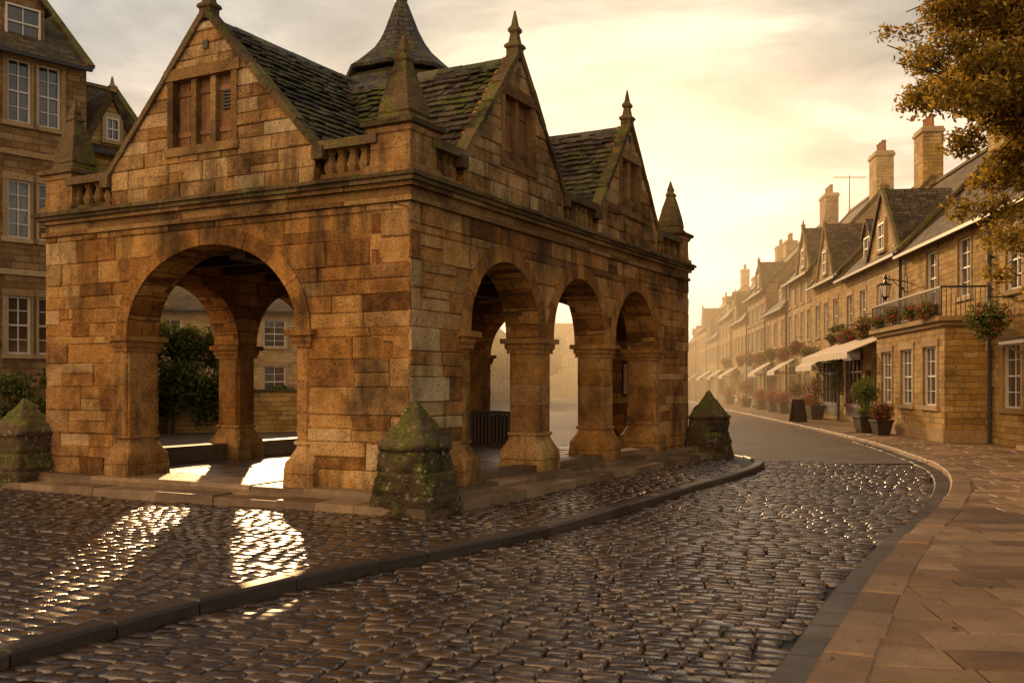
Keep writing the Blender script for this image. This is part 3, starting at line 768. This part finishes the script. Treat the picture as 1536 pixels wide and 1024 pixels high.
def house(M,W,D,eave,ridge,wins,mi=0,gables=(),dormers=(),chims=(),doors=(),awn=(),shops=(),name='stone_house',pipes=()):
    E=empty(name,M); wl=MB(); wn=MB(); rf=MB(); ch=MB(); dr=MB(); HC[0]+=1
    holes=[w[:4] for w in wins]+[(d,0.12,1.0,2.1) for d in doors]+[s for s in shops]
    wall_rects(wl,0,W,-.2,eave,holes)
    for w in wins: window(wn,w[0],w[1],w[2],w[3],cols=(w[4] if len(w)>4 else 2),rows=(w[5] if len(w)>5 else 4))
    for x in (0,W):
        wl.face([(x,0,-.2),(x,D,-.2),(x,D,eave),(x,D/2,ridge-.08),(x,0,eave)])
    wl.face([(0,D,-.2),(W,D,-.2),(W,D,eave),(0,D,eave)])
    sl=(ridge-eave)/(D/2); o=.3
    for s0,s1 in ((-o,D/2),(D+o,D/2)):
        z0=eave-o*sl; t=.1
        P=[(-.06,s0,z0),(W+.06,s0,z0),(W+.06,s1,ridge),(-.06,s1,ridge)]
        rf.hexa([(a,b,c+.02) for a,b,c in P]+[(a,b,c+t) for a,b,c in P],0)
    rf.bar((-.1,D/2,ridge+.1),(W+.1,D/2,ridge+.1),.3,.12,m=1)
    rf.bar((0,-o-.06,eave-o*sl+.03),(W,-o-.06,eave-o*sl+.03),.11,.1,m=2)
    for x in (-.02,W+.02):
        rf.bar((x,-.25,eave-.25*sl+.12),(x,D/2,ridge+.16),.24,.12,m=1)
    for (c,hw,ap) in gables:
        yb=(ap-eave)/sl+.3
        wl.face([(c-hw,-.03,eave-.3),(c+hw,-.03,eave-.3),(c+hw,-.03,eave),(c,-.03,ap),(c-hw,-.03,eave)])
        for sg in (-1,1):
            wl.face([(c+sg*hw,-.03,eave-.3),(c+sg*hw,0.0,eave-.3),(c+sg*hw,0.0,eave),(c+sg*hw,-.03,eave)])
            a=[(c,-.12,ap+.03),(c+sg*(hw+.18),-.12,eave+.03-.18*(ap-eave)/hw),(c+sg*(hw+.18),yb,eave+.03-.18*(ap-eave)/hw),(c,yb,ap+.03)]
            rf.hexa([tuple(p) for p in a]+[(p[0],p[1],p[2]+.09) for p in a],0)
            rf.bar((c+sg*(hw+.16),-.06,eave+.08-.16*(ap-eave)/hw),(c,-.06,ap+.12),.22,.13,up=(0,-1,0),m=1)
        wn.lathe(c,-.06,[(.1,ap+.1),(.1,ap+.22),(.13,ap+.26),(.05,ap+.36),(.02,ap+.6)],4,math.pi/4,2)
        ww=min(.9,hw*.5); zz=eave+.25; hh=min(1.15,(ap-eave)*.42)
        window(wn,c-ww/2,zz,ww,hh,y=-.17,cols=2,rows=2,sur=False)
        wn.box(c-ww/2-.14,c+ww/2+.14,-.09,-.02,zz+hh,zz+hh+.16,2); wn.box(c-ww/2-.16,c+ww/2+.16,-.14,-.02,zz-.12,zz,2)
        wn.box(c-ww/2-.12,c-ww/2,-.12,-.02,zz,zz+hh,2); wn.box(c+ww/2,c+ww/2+.12,-.12,-.02,zz,zz+hh,2)
    for c in dormers:
        z=eave+.35; y=.35/sl+.25; hw=.65;hh=1.2
        wl.box(c-hw,c+hw,y,y+2.2,z-.5,z+hh); ap=z+hh+.65
        window(wn,c-hw+.15,z+.12,2*hw-.3,hh-.2,y=y-.14,cols=2,rows=2,sur=False)
        wl.face([(c-hw,y,z+hh),(c+hw,y,z+hh),(c,y,ap)])
        for sg in (-1,1):
            a=[(c,y-.15,ap),(c+sg*(hw+.15),y-.15,z+hh-.15),(c+sg*(hw+.15),y+3,z+hh-.15),(c,y+3,ap)]
            rf.hexa([tuple(p) for p in a]+[(p[0],p[1],p[2]+.08) for p in a],0)
    for c in chims: chimney(ch,*c)
    for d in doors:
        dr.box(d,d+1.0,.1,.14,.1,2.22,0); 
        for a in (.1,.55):
            for b in (.3,1.2): dr.box(d+a,d+a+.35,.085,.105,b,b+.7,0)
        wn.box(d-.16,d-.001,-.03,.03,.0,2.22,2); wn.box(d+1.001,d+1.16,-.03,.03,0,2.22,2); wn.box(d-.2,d+1.2,-.06,.05,2.222,2.45,2); wn.box(d-.1,d+1.1,-.35,.1,-.05,.12,2)
        if HC[0]%2:
            dr.hexa([(d-.3,-.7,2.62),(d+1.3,-.7,2.62),(d+1.3,0,2.75),(d-.3,0,2.75),(d-.3,-.7,2.7),(d+1.3,-.7,2.7),(d+1.3,0,2.88),(d-.3,0,2.88)],2)
            for q in (d-.2,d+1.2): dr.bar((q,-.02,2.35),(q,-.6,2.62),.06,.06,m=1)
    for s in shops:
        x,z,w,h=s; wn.face([(x,.1,z),(x+w,.1,z),(x+w,.1,z+h),(x,.1,z+h)],1)
        dr.box(x-.12,x+w+.12,-.12,.02,z+h,z+h+.4,1); dr.box(x-.1,x+w+.1,-.1,.02,z-.16,z,1)
        n=max(2,int(w/.7))
        for i in range(n+1):
            a=x+(w-.08)*i/n; dr.box(a,a+.08,-.04,.098,z,z+h,1)
        dr.box(x,x+w,-.02,.097,z+h*.72,z+h*.72+.05,1)
        if z>.7: dr.box(x,x+w,-.03,.05,z-.55,z-.16,1)
    for (a0,a1,z,dep) in awn:
        g=MB(); n=int((a1-a0)/.3)
        for i in range(n):
            p=a0+(a1-a0)*i/n;q=a0+(a1-a0)*(i+1)/n
            cc=(.9,.5,.5) if i%2 else (.25,.5,.5)
            g.hexa([(p,-.05,z-.03),(q,-.05,z-.03),(q,-dep,z-.78),(p,-dep,z-.78),(p,-.05,z),(q,-.05,z),(q,-dep,z-.75),(p,-dep,z-.75)],0,cc)
            g.box(p,q,-dep-.012,-dep,z-1.0+U(-.015,.015),z-.76,0,cc)
        for a in (a0+.05,a1-.05): g.bar((a,-.05,z-.9),(a,-dep,z-.8),.03,.03,m=1)
        g.bar((a0,-dep+.01,z-.79),(a1,-dep+.01,z-.79),.04,.04,m=1)
        g.build('awning',[M_cream,M_iron],E)
    for p in pipes:
        dr.lathe(p,-.1,[(.05,0),(.05,eave-.2)],8,0,2)
        for z in (1.5,3.3,5.1): dr.box(p-.07,p+.07,-.12,0,z,z+.05,2)
    wl.build('walls',[M_house[mi]],E); wn.build('windows',[M_white,M_glass,M_dress],E); rf.build('roof',[M_hroof,M_copl,M_iron],E)
    if ch.v: ch.build('chimneys',[M_house[mi],M_house[mi],M_dress,M_pot],E)
    if dr.v: dr.build('doors_and_shopfront',[M_dwood,M_paint[HC[0]%3],M_iron],E)
    return E
def PY(y): return 13.6+.107*(y-31)
AR=math.atan2(-.994,-.107)
def rhouse(y0,y1,**k): return house(frame(PY(y1),y1,0,AR),(y1-y0)/.9943,**k)
r1=rhouse(19,36,D=6.5,eave=6.45,ridge=9.7,mi=0,
  wins=[(2.6,4.25,1.1,1.75,2,4),(5.7,4.25,1.1,1.75,2,4),(9.5,4.1,1.1,1.6),(13,4.1,1.1,1.6),(9.3,1.0,1.2,1.7),(13,1.0,1.2,1.7)],
  chims=[(16,3.2,1.3,.8,8.5,11.2)],pipes=[8.6],doors=[11.2])
mb=MB()
wins=[(1.2,1.0,1.3,1.75),(3.6,1.0,1.3,1.75),(6.0,1.0,1.3,1.75)]
wall_rects(mb,.5,8.0,-.1,3.3,wins,y=-1.1)
for x in (.5,8.0): mb.face([(x,-1.1,-.1),(x,0,-.1),(x,0,3.3),(x,-1.1,3.3)])
mb.box(.4,8.1,-1.2,0,3.3,3.42,1); mb.box(.3,8.2,-1.32,0,3.42,3.55,1); mb.box(.42,8.08,-1.16,-.0,-.1,.35,1)
mb.build('bay_walls',[M_house[0],M_dress],r1)
mb=MB()
for w in wins: window(mb,*w,y=-1.1,cols=3,rows=4)
mb.build('bay_windows',[M_white,M_glass,M_dress],r1)
mb=MB(); mb.box(.4,8.1,-1.25,-1.21,4.35,4.4); mb.box(.4,8.1,-1.25,-1.21,3.62,3.65)
x=.4
while x<8.1: mb.box(x,x+.02,-1.24,-1.22,3.55,4.36); x+=.13
for xx in (.4,8.07):
    y=-1.22
    while y<-.02: mb.box(xx,xx+.02,y,y+.02,3.55,4.36); y+=.13
    mb.box(xx,xx+.04,-1.25,0,4.35,4.4)
mb.build('balcony_railing',[M_iron],r1)
leaves('balcony_flowers',[(1.4,-1.3,3.8,.6,.2,.25),(3.2,-1.3,3.9,.7,.2,.3),(5.2,-1.3,3.85,.7,.2,.25),(7.2,-1.35,3.75,.7,.25,.3)],2600,.05,[M_green,M_red],.22,r1)
def lantern(M):
    mb=MB(); mb.bar((0,0,.0),(0,-.75,.12),.04,.04); mb.bar((0,0,-.4),(0,-.5,.05),.025,.025); mb.box(-.04,.04,-.03,0,-.5,.2)
    mb.lathe(0,-.75,[(.03,.1),(.06,-.02),(.22,-.1),(.2,-.12)],6,0,0); mb.lathe(0,-.75,[(.17,-.13),(.1,-.52)],6,0,1)
    for i in range(6):
        a=i*math.pi/3; mb.bar((.195*math.cos(a),-.75+.195*math.sin(a),-.12),(.12*math.cos(a),-.75+.12*math.sin(a),-.53),.018,.018)
    mb.lathe(0,-.75,[(.13,-.52),(.05,-.6),(.02,-.68)],6,0,0); mb.lathe(0,-.75,[(.04,.1),(.07,.16),(.01,.3)],6,0,0)
    mb.build('wall_lantern',[M_iron,M_white],None,M)
lantern(frame(PY(36),36,0,AR)@Matrix.Translation((.3,0,5.3)))
rhouse(36,46,D=8,eave=6.6,ridge=10.6,mi=1,wins=[(1,4.0,1.0,1.6),(3.4,4.0,1.0,1.6),(6.2,4.0,1.7,1.6,4,3)],gables=[(7.2,2.3,9.1)],dormers=[2.3],
  chims=[(8.9,4,1.5,.9,9.8,13.2,3)],doors=[4.4],shops=[(.8,.8,3,1.9),(6,.8,3.4,1.9)],awn=[(.4,9.6,3.6,1.9)],pipes=[9.9])
rhouse(46,53,D=8,eave=6.9,ridge=11,mi=0,wins=[(.8,4.1,1.0,1.6),(2.9,4.1,1.0,1.6),(5.1,4.1,1,1.6)],gables=[(3.4,2.0,9.5)],
  chims=[(6.4,4,1.4,.9,10.2,13.4,3)],doors=[.9],shops=[(2.8,.8,3.4,1.9)],awn=[(2.4,6.6,3.3,1.3)])
yy=53; k=0
specs=[(8,7.9,12.0,7.5),(9,6.6,10.4,8),(10,8.5,13.2,9),(11,7.2,11.2,7),(12,8.2,12.9,9),(14,6.9,11.0,8),(16,8.6,13.2,9),(18,7.6,12,8)]
for w,ev,rd,dp in specs:
    bay=[2.0,2.7,2.3][k%3]; n=int(w/bay); ww=[.9,1.15,1.5][k%3]
    wins=[((i+.5)*w/n-ww/2,4.1,ww,1.6,[2,2,4][k%3],[4,2,3][k%3]) for i in range(n)]
    if ev>7.8: wins+=[((i+.5)*w/n-ww/2,6.25,ww,1.2,[2,2,4][k%3],2) for i in range(n)]
    shops=[(.8,.8,w*.32,1.9)]; doors=[w*.45]; g=[(w*(.3 if k%2 else .7),[2.0,2.6,1.6][k%3],ev+[2.3,2.9,2.0][k%3])] if k%3!=1 else []
    dm=[w*.3,w*.7] if k%3==1 else ([w*.2] if not k%2 else [w*.8])
    gw=[((w*.72),.9,1.1,1.6)]
    rhouse(yy,yy+w,D=dp,eave=ev,ridge=rd,mi=[1,0,2,1,0,1,0,1][k],wins=wins+gw,gables=g,dormers=dm,
      chims=[(w-.9,dp/2,[1.5,1.1,2.0][k%3],.9,rd-1,rd+[2.0,1.4,1.8][k%3],[3,2,4][k%3])],doors=doors,shops=shops,awn=[(.5,w*.42,3.2,1.3)] if k!=2 else [],pipes=[.15])
    yy+=w; k+=1
AL=math.atan2(.75,.66)
l1=house(frame(-20.7,21,0,AL),12,8,11.2,14.6,
 [(12-1.43,9.1,.66,1.8,2,4),(12-2.28,9.1,.66,1.8,2,4),(12-1.43,5.8,.66,1.65,2,4),(12-2.28,5.8,.66,1.65,2,4),(12-1.43,2.5,.66,1.65,2,4),(12-2.28,2.5,.66,1.65,2,4),
  (6.5,9.1,.9,1.8),(6.5,5.8,.9,1.65),(6.5,2.5,.9,1.65)],2,dormers=[10.4,6],chims=[(3,4,1.6,.9,13.5,17)],pipes=[9.1])
mb=MB()
for z in (4.75,8.15): mb.box(0,12.03,-.06,-.002,z,z+.16,0)
mb.build('string_courses',[M_dress],l1)
house(frame(-13.6,31.3,0,AL),2.7,6,9.2,11.9,[(1.2,4.2,.8,1.5),(1.2,1.2,.8,1.5)],0,gables=[(1.1,.9,10.9)])
house(frame(-22,50,0,math.radians(14)),13,7,5.6,7.9,[(1.5+i*2.6,3.6,1.1,1.4) for i in range(4)]+[(1.5+i*2.6,1,1.1,1.6) for i in range(4)],1,gables=[(3,1.8,7.6)])
house(frame(-8.5,74,0,math.radians(78)),18,8,6.0,9.0,[(1.5+i*2.6,3.9,1.1,1.5) for i in range(6)]+[(1.5+i*2.6,1,1.1,1.6) for i in range(6)],1,gables=[(5,2,8.6)],chims=[(1,4,1.4,.9,8.5,10.5),(17,4,1.4,.9,8.5,10.5)])
house(frame(-4,94,0,math.radians(80)),24,8,6.8,10,[(1.5+i*2.8,3.9,1.1,1.5) for i in range(8)]+[(1.5+i*2.8,.9,1.3,1.8) for i in range(8)],0,dormers=[6,14],chims=[(23,4,1.4,.9,9,12.5)])
house(frame(4,150,0,math.radians(0)),22,8,7,11,[(1.5+i*2.8,4.2,1.1,1.5) for i in range(7)],0,gables=[(5,2.2,10)],chims=[(2,4,1.4,.9,10,13),(15,4,1.4,.9,10,13)])

mb=MB(); mb.box(0,11,0,.35,-.15,1.35,0); 
x=0
while x<11: mb.box(x+.003,x+.5,-.04,.39,1.35,1.45+U(0,.02),1); x+=.503
mb.build('garden_wall',[M_house[0],M_copl],None,frame(-15.3,34.8,0,math.radians(14)))
def bush(clumps,n,size=.09,name='bush',mats=None,mr=0):
    e=empty(name); leaves('foliage',clumps,n,size,mats or [M_green],mr,e)
    mb=MB()
    for c in clumps[:3]:
        mb.limb([(c[0],c[1],-.1),(c[0]+.1,c[1],c[2]*.6),(c[0]+.15,c[1]+.1,c[2]+.2)],[.07,.05,.02],6)
    mb.build('stems',[M_bark],e)
def lump(c,k=5,f=.5):
    out=[]
    for (x,y,z,a,b,h) in c:
        for _ in range(k): out.append((x+U(-.7,.7)*a,y+U(-.7,.7)*b,z+U(-.7,.8)*h,a*f*U(.6,1.1),b*f*U(.6,1.1),h*f*U(.6,1.1)))
    return out
bush(lump([(-12.1,35.0,1.4,1.3,.5,1.0),(-10.7,35.3,1.3,1.1,.5,.9),(-12.6,36.2,2.6,1.4,.7,1.2),(-11.2,36.4,2.6,1.1,.7,1.0),(-13.8,36,2.2,1.1,.7,1.1)],9,.6),22000,.085,'shrub',[M_green,M_red],.01)
bush(lump([(-8.3,37.4,1.1,1.3,.8,.6),(-6.9,37.9,1.2,1.0,.8,.6),(-5.9,38.4,.9,.9,.7,.5)],6),7000,.085,'shrub')
bush(lump([(-14.6,24.8,1.1,1.3,1.0,1.1),(-12.9,26.4,1.2,1.1,1.0,1.0),(-16.3,23.3,1.2,1.3,1.0,1.2)],7),14000,.075,'hedge')
def dtree(x,y,h,rr):
    e=empty('tree'); mb=MB(); mb.limb([(x,y,-.1),(x+.1,y,h*.35),(x-.1,y,h*.75)],[.3,.22,.08],8)
    cl=[]
    for i in range(9):
        a=U(0,6.28); q=rr*U(.2,.7); zz=h*U(.45,.85); cl.append((x+q*math.cos(a),y+q*math.sin(a),zz,rr*.42,rr*.42,rr*.36)); mb.limb([(x,y,h*.35),(x+q*math.cos(a)*.6,y+q*math.sin(a)*.6,zz*.85),(cl[-1][0],cl[-1][1],zz)],[.12,.08,.03],5)
    mb.build('trunk',[M_bark],e); leaves('crown',cl,3500,.22,[M_green],0,e)
dtree(.5,90,6,2.4); dtree(4,125,8,3.2); dtree(12,135,9,3.6)
def planter(x,y,s=1.,red=.0,ball=True):
    e=empty('planter'); mb=MB(); mb.lathe(x,y,[(.18*s,.0),(.2*s,.04),(.27*s,.42*s),(.3*s,.44*s),(.3*s,.5*s),(.24*s,.5*s)],4,math.radians(50),0)
    mb.limb([(x,y,.4*s),(x,y,1.0*s)],[.03,.025],6,1); mb.build('pot',[M_kerb,M_bark],e)
    cl=[(x,y,1.15*s,.42*s,.42*s,.42*s)] if ball else [(x,y,.75*s,.4*s,.4*s,.35*s)]
    leaves('foliage',cl+[(x,y,.58*s,.25*s,.25*s,.12*s)],1600,.045,[M_green,M_red],red,e)
planter(PY(34)-1.9,34,1.2); planter(PY(36.5)-1.2,36.5,1.25); planter(PY(32.6)-1.8,32.4,1.0,.3,False)
planter(PY(49)-1.0,49,1.1,.6,False); planter(PY(57)-.9,57,1.2,.5,False); planter(PY(47.5)-1.0,47.4,1.3,.3); planter(PY(66)-.9,66,1.3,.6,False); planter(PY(74)-.9,74,1.3,.4)
planter(PY(53)-.9,53,1.2,.2); planter(PY(61)-.9,61,1.2,.5,False); planter(PY(85)-.9,85,1.4,.5,False)
def basket(y,z,off=.5,s=1.,red=.4):
    x=PY(y)-off; e=empty('flower_basket'); leaves('foliage',[(x,y,z,.42*s,.75*s,.34*s),(x,y,z-.3*s,.25*s,.5*s,.3*s)],1500,.06,[M_green,M_red],red,e)
    mb=MB(); mb.bar((PY(y),y,z+.5),(x,y,z+.5),.03,.03); mb.bar((x,y,z+.5),(x,y,z),.02,.02); mb.lathe(x,y,[(.05,z-.3*s),(.28*s,z)],8,0,0); mb.build('bracket',[M_iron],e)
basket(43.8,3.75,.3,1.1,.25); basket(40.5,4.0,.3,1.2,.2); basket(52,3.3,.4,1.2,.1); basket(60,3.6,.4); basket(70,3.6,.4); basket(26.0,3.4,.7,1.2,.08); basket(81,3.7,.4)
basket(56,3.8,.4,.9,.3); basket(65,3.7,.4,1.0,.2); basket(76,3.7,.4,1.1,.3); basket(92,3.8,.4,1.2,.3)
e=empty('climbing_plant'); leaves('foliage',lump([(PY(46.3)-.25,46.3,2.6,.25,.7,1.6),(PY(46)-.3,46,3.9,.3,1.3,.4)],7,.45),2600,.07,[M_green,M_red],.08,e)
mb=MB(); mb.limb([(PY(46.3)-.12,46.3,0),(PY(46.3)-.15,46.1,2),(PY(46.3)-.2,46.4,3.9)],[.05,.04,.02],6); mb.build('stem',[M_bark],e)
mb=MB()
for sg in (-1,1):
    mb.hexa([(-.28,sg*.28-.01,0),(.28,sg*.28-.01,0),(.28,sg*.28+.01,0),(-.28,sg*.28+.01,0),(-.28,sg*.03-.01,1.0),(.28,sg*.03-.01,1.0),(.28,sg*.03+.01,1.0),(-.28,sg*.03+.01,1.0)])
mb.build('sandwich_board',[M_dwood],None,frame(PY(44)-2.4,44,0,math.radians(20)))
mb=MB(); ax,ay=PY(62)+4,62; mb.bar((ax,ay,10),(ax,ay,14.6),.06,.06); mb.bar((ax-1,ay,14.5),(ax+1,ay,14.5),.04,.04)
for i in range(6): mb.bar((ax-.9+i*.35,ay-.4,14.5),(ax-.9+i*.35,ay+.4,14.5),.03,.03)
mb.build('tv_aerial',[M_iron])

# ------------------------------------------------------------ overhanging tree
te=empty('autumn_tree'); mb=MB()
trunk=[(10.4,14.2,-.1),(10.3,14.1,1.5),(10.5,14.0,3.2),(10.2,14.0,5.2),(10.4,14.1,7.5),(10.2,14.3,9.5)]
mb.limb(trunk,[.36,.28,.25,.22,.15,.06],12)
cl=[]
tips=[(5.3,13.8,6.05),(5.6,14.2,6.9),(5.7,13.6,5.9),(6.3,14.6,6.5),(6.5,13.5,7.2),(6.2,14.2,5.7),(6.4,13.8,5.3),(7.0,14.4,5.9),(6.8,14.1,4.8),(7.4,14.8,4.8),(7.4,13.4,6.6),(7.0,14.3,4.1),(7.1,14.4,3.6),(7.5,13.2,5.3),(7.0,14.0,6.6),
      (6.9,13.9,5.3),(7.1,14.5,4.4),(7.3,14.3,3.2),(6.6,13.9,6.2),(7.2,13.5,7.0),(6.9,14.4,7.3),(6.2,13.7,7.1),(5.8,14.0,6.4),(5.4,14.4,6.5),
      (8.2,14,5.5),(8.6,13.2,4.2),(8.8,14.8,7.2),(9.5,13,6.5),(10.5,12.4,7.8),(11.5,14,7.2),(12,15,6),(10.3,14.2,9.8),(8.4,14.5,8.8),(12.2,13,8.2),(9.5,16,8),(11,16.5,6.5),(6.9,15,7.8),(6.0,14.9,7.6),(6.4,14,7.0),(7.2,14.2,7.4),(5.8,13.9,7.4)]
for t in tips:
    b=Vector(random.choice(trunk[2:5])); t=Vector(t); m1=b.lerp(t,.45)+Vector((U(-.2,.2),U(-.3,.3),U(.3,.8))); m2=b.lerp(t,.8)+Vector((0,0,U(.1,.35)))
    mb.limb([b,m1,m2,t],[.07,.045,.022,.007],6)
    for q in range(10):
        e=m1.lerp(t,U(.4,1.03))+Vector((U(-.42,.42),U(-.6,.6),U(-.45,.35))); mb.limb([m2,m2.lerp(e,.5)+Vector((0,0,.1)),e],[.012,.008,.003],4)
        rr=U(.12,.30); cl.append((e.x,e.y,e.z,rr*1.25,rr*1.2,rr*.8))
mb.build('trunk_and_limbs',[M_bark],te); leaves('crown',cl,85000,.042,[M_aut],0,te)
n=420; P=np.stack([rng.uniform(-7,9,n),rng.uniform(5,17,n),np.zeros(n)],1)
keep=[]
for i in range(n):
    x,y=P[i,:2]
    if in_hall(x,y,.7): continue
    P[i,2]=.018 if (x<fL(y)-.2 or x>fR(y)+.05) else ZR+.022
    keep.append(i)
P=P[keep]; n=len(P); th=rng.uniform(0,6.28,n); s=rng.uniform(.018,.035,n)[:,None]
a=np.stack([np.cos(th),np.sin(th),rng.normal(0,.15,n)],1); b=np.stack([-np.sin(th),np.cos(th),rng.normal(0,.2,n)],1)
V=np.stack([P-a*s,P+b*s*.5,P+a*s,P-b*s*.5],1).reshape(-1,3)
cv=rng.random(n)*.6
mkobj('fallen_leaves',V,[(4*i,4*i+1,4*i+2,4*i+3) for i in range(n)],np.zeros(n),np.stack([cv,cv,cv],1),[M_aut])

# ------------------------------------------------------------ light
SAZ,SEL=-13.,14.5
sd=Vector((math.sin(math.radians(SAZ))*math.cos(math.radians(SEL)),math.cos(math.radians(SAZ))*math.cos(math.radians(SEL)),math.sin(math.radians(SEL))))
sun=bpy.data.lights.new('sun','SUN'); sun.energy=4.6; sun.angle=math.radians(.7); sun.color=(1,.56,.23)
so=bpy.data.objects.new('sun',sun); sc.collection.objects.link(so); so.rotation_euler=(-sd).to_track_quat('-Z','Y').to_euler()
w=bpy.data.worlds.new('World'); sc.world=w; w.use_nodes=True; nt=w.node_tree
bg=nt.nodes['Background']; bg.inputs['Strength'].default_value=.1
def wn(ty,**k):
    x=nt.nodes.new(ty)
    for a,v in k.items(): setattr(x,a,v)
    return x
L=nt.links.new
sky=wn('ShaderNodeTexSky',sky_type='NISHITA',sun_disc=False); sky.sun_elevation=math.radians(SEL); sky.sun_rotation=math.radians(SAZ); sky.dust_density=3
tc=wn('ShaderNodeTexCoord'); sx=wn('ShaderNodeSeparateXYZ'); L(tc.outputs['Generated'],sx.inputs[0])
def wm(op,a,b=0.,cl=False):
    x=wn('ShaderNodeMath',operation=op,use_clamp=cl)
    for i,v in enumerate((a,b)):
        if isinstance(v,(int,float)): x.inputs[i].default_value=v
        else: L(v,x.inputs[i])
    return x.outputs[0]
def wramp(f,st):
    x=wn('ShaderNodeValToRGB'); e=x.color_ramp.elements
    while len(e)<len(st): e.new(.5)
    for i,(p,c) in enumerate(st): e[i].position=p; e[i].color=(*c,1) if isinstance(c,tuple) else (c,c,c,1)
    L(f,x.inputs[0]); return x.outputs[0]
def wmix(f,a,b,bt='MIX'):
    x=wn('ShaderNodeMix',data_type='RGBA',blend_type=bt)
    for k_,v in ((0,f),(6,a),(7,b)):
        if isinstance(v,(int,float)): x.inputs[k_].default_value=v
        elif isinstance(v,tuple): x.inputs[k_].default_value=(*v,1)
        else: L(v,x.inputs[k_])
    return x.outputs[2]
def lobe(az,el,p):
    d=wn('ShaderNodeVectorMath',operation='DOT_PRODUCT'); L(tc.outputs['Generated'],d.inputs[0]); a,e=math.radians(az),math.radians(el)
    d.inputs[1].default_value=(math.sin(a)*math.cos(e),math.cos(a)*math.cos(e),math.sin(e))
    return wm('POWER',wm('MAXIMUM',d.outputs['Value'],0.),p)
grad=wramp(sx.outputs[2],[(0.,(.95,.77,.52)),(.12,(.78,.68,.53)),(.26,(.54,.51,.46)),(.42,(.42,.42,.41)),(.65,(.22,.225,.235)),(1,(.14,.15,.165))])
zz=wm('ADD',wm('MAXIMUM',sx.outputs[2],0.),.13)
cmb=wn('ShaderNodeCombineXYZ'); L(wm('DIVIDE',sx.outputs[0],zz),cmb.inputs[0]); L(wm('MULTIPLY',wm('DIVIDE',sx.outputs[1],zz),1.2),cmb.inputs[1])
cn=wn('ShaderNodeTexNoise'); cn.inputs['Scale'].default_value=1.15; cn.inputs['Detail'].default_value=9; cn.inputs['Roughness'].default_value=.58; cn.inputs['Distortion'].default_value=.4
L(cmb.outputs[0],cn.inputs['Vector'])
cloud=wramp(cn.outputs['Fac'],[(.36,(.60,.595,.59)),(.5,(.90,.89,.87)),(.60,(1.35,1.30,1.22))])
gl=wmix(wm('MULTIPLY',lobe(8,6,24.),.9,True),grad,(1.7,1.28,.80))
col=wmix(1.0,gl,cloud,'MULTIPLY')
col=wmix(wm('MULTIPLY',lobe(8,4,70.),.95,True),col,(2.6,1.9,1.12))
col=wmix(wm('MULTIPLY',lobe(-135,28,4.),1.0,True),col,(2.9,1.78,.92))   # added unseen warm sky glow behind the viewer to light the hall fronts
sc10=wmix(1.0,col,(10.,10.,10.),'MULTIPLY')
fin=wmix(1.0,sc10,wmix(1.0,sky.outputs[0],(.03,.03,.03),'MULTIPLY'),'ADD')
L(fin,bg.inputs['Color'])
mb=MB(); mb.box(-45,60,42,240,-.15,16)
hz=mb.build('haze',[])
vm=bpy.data.materials.new('haze'); vm.use_nodes=True; vt=vm.node_tree; vt.nodes.clear()
vo=vt.nodes.new('ShaderNodeOutputMaterial'); vs=vt.nodes.new('ShaderNodeVolumeScatter'); vs.inputs['Color'].default_value=(1,.82,.54,1); vs.inputs['Density'].default_value=.009; vs.inputs['Anisotropy'].default_value=.45
vt.links.new(vs.outputs[0],vo.inputs['Volume']); hz.data.materials.append(vm)

# ------------------------------------------------------------ camera
cam=bpy.data.cameras.new('camera'); co=bpy.data.objects.new('camera',cam); sc.collection.objects.link(co)
co.location=(0,0,1.6); co.rotation_euler=(math.radians(90),0,0); cam.lens=35.15; cam.sensor_width=36; cam.shift_y=.043; cam.clip_end=2000; cam.clip_start=.05
sc.camera=co
sc.view_settings.view_transform='Standard'; sc.view_settings.look='None'; sc.view_settings.exposure=0
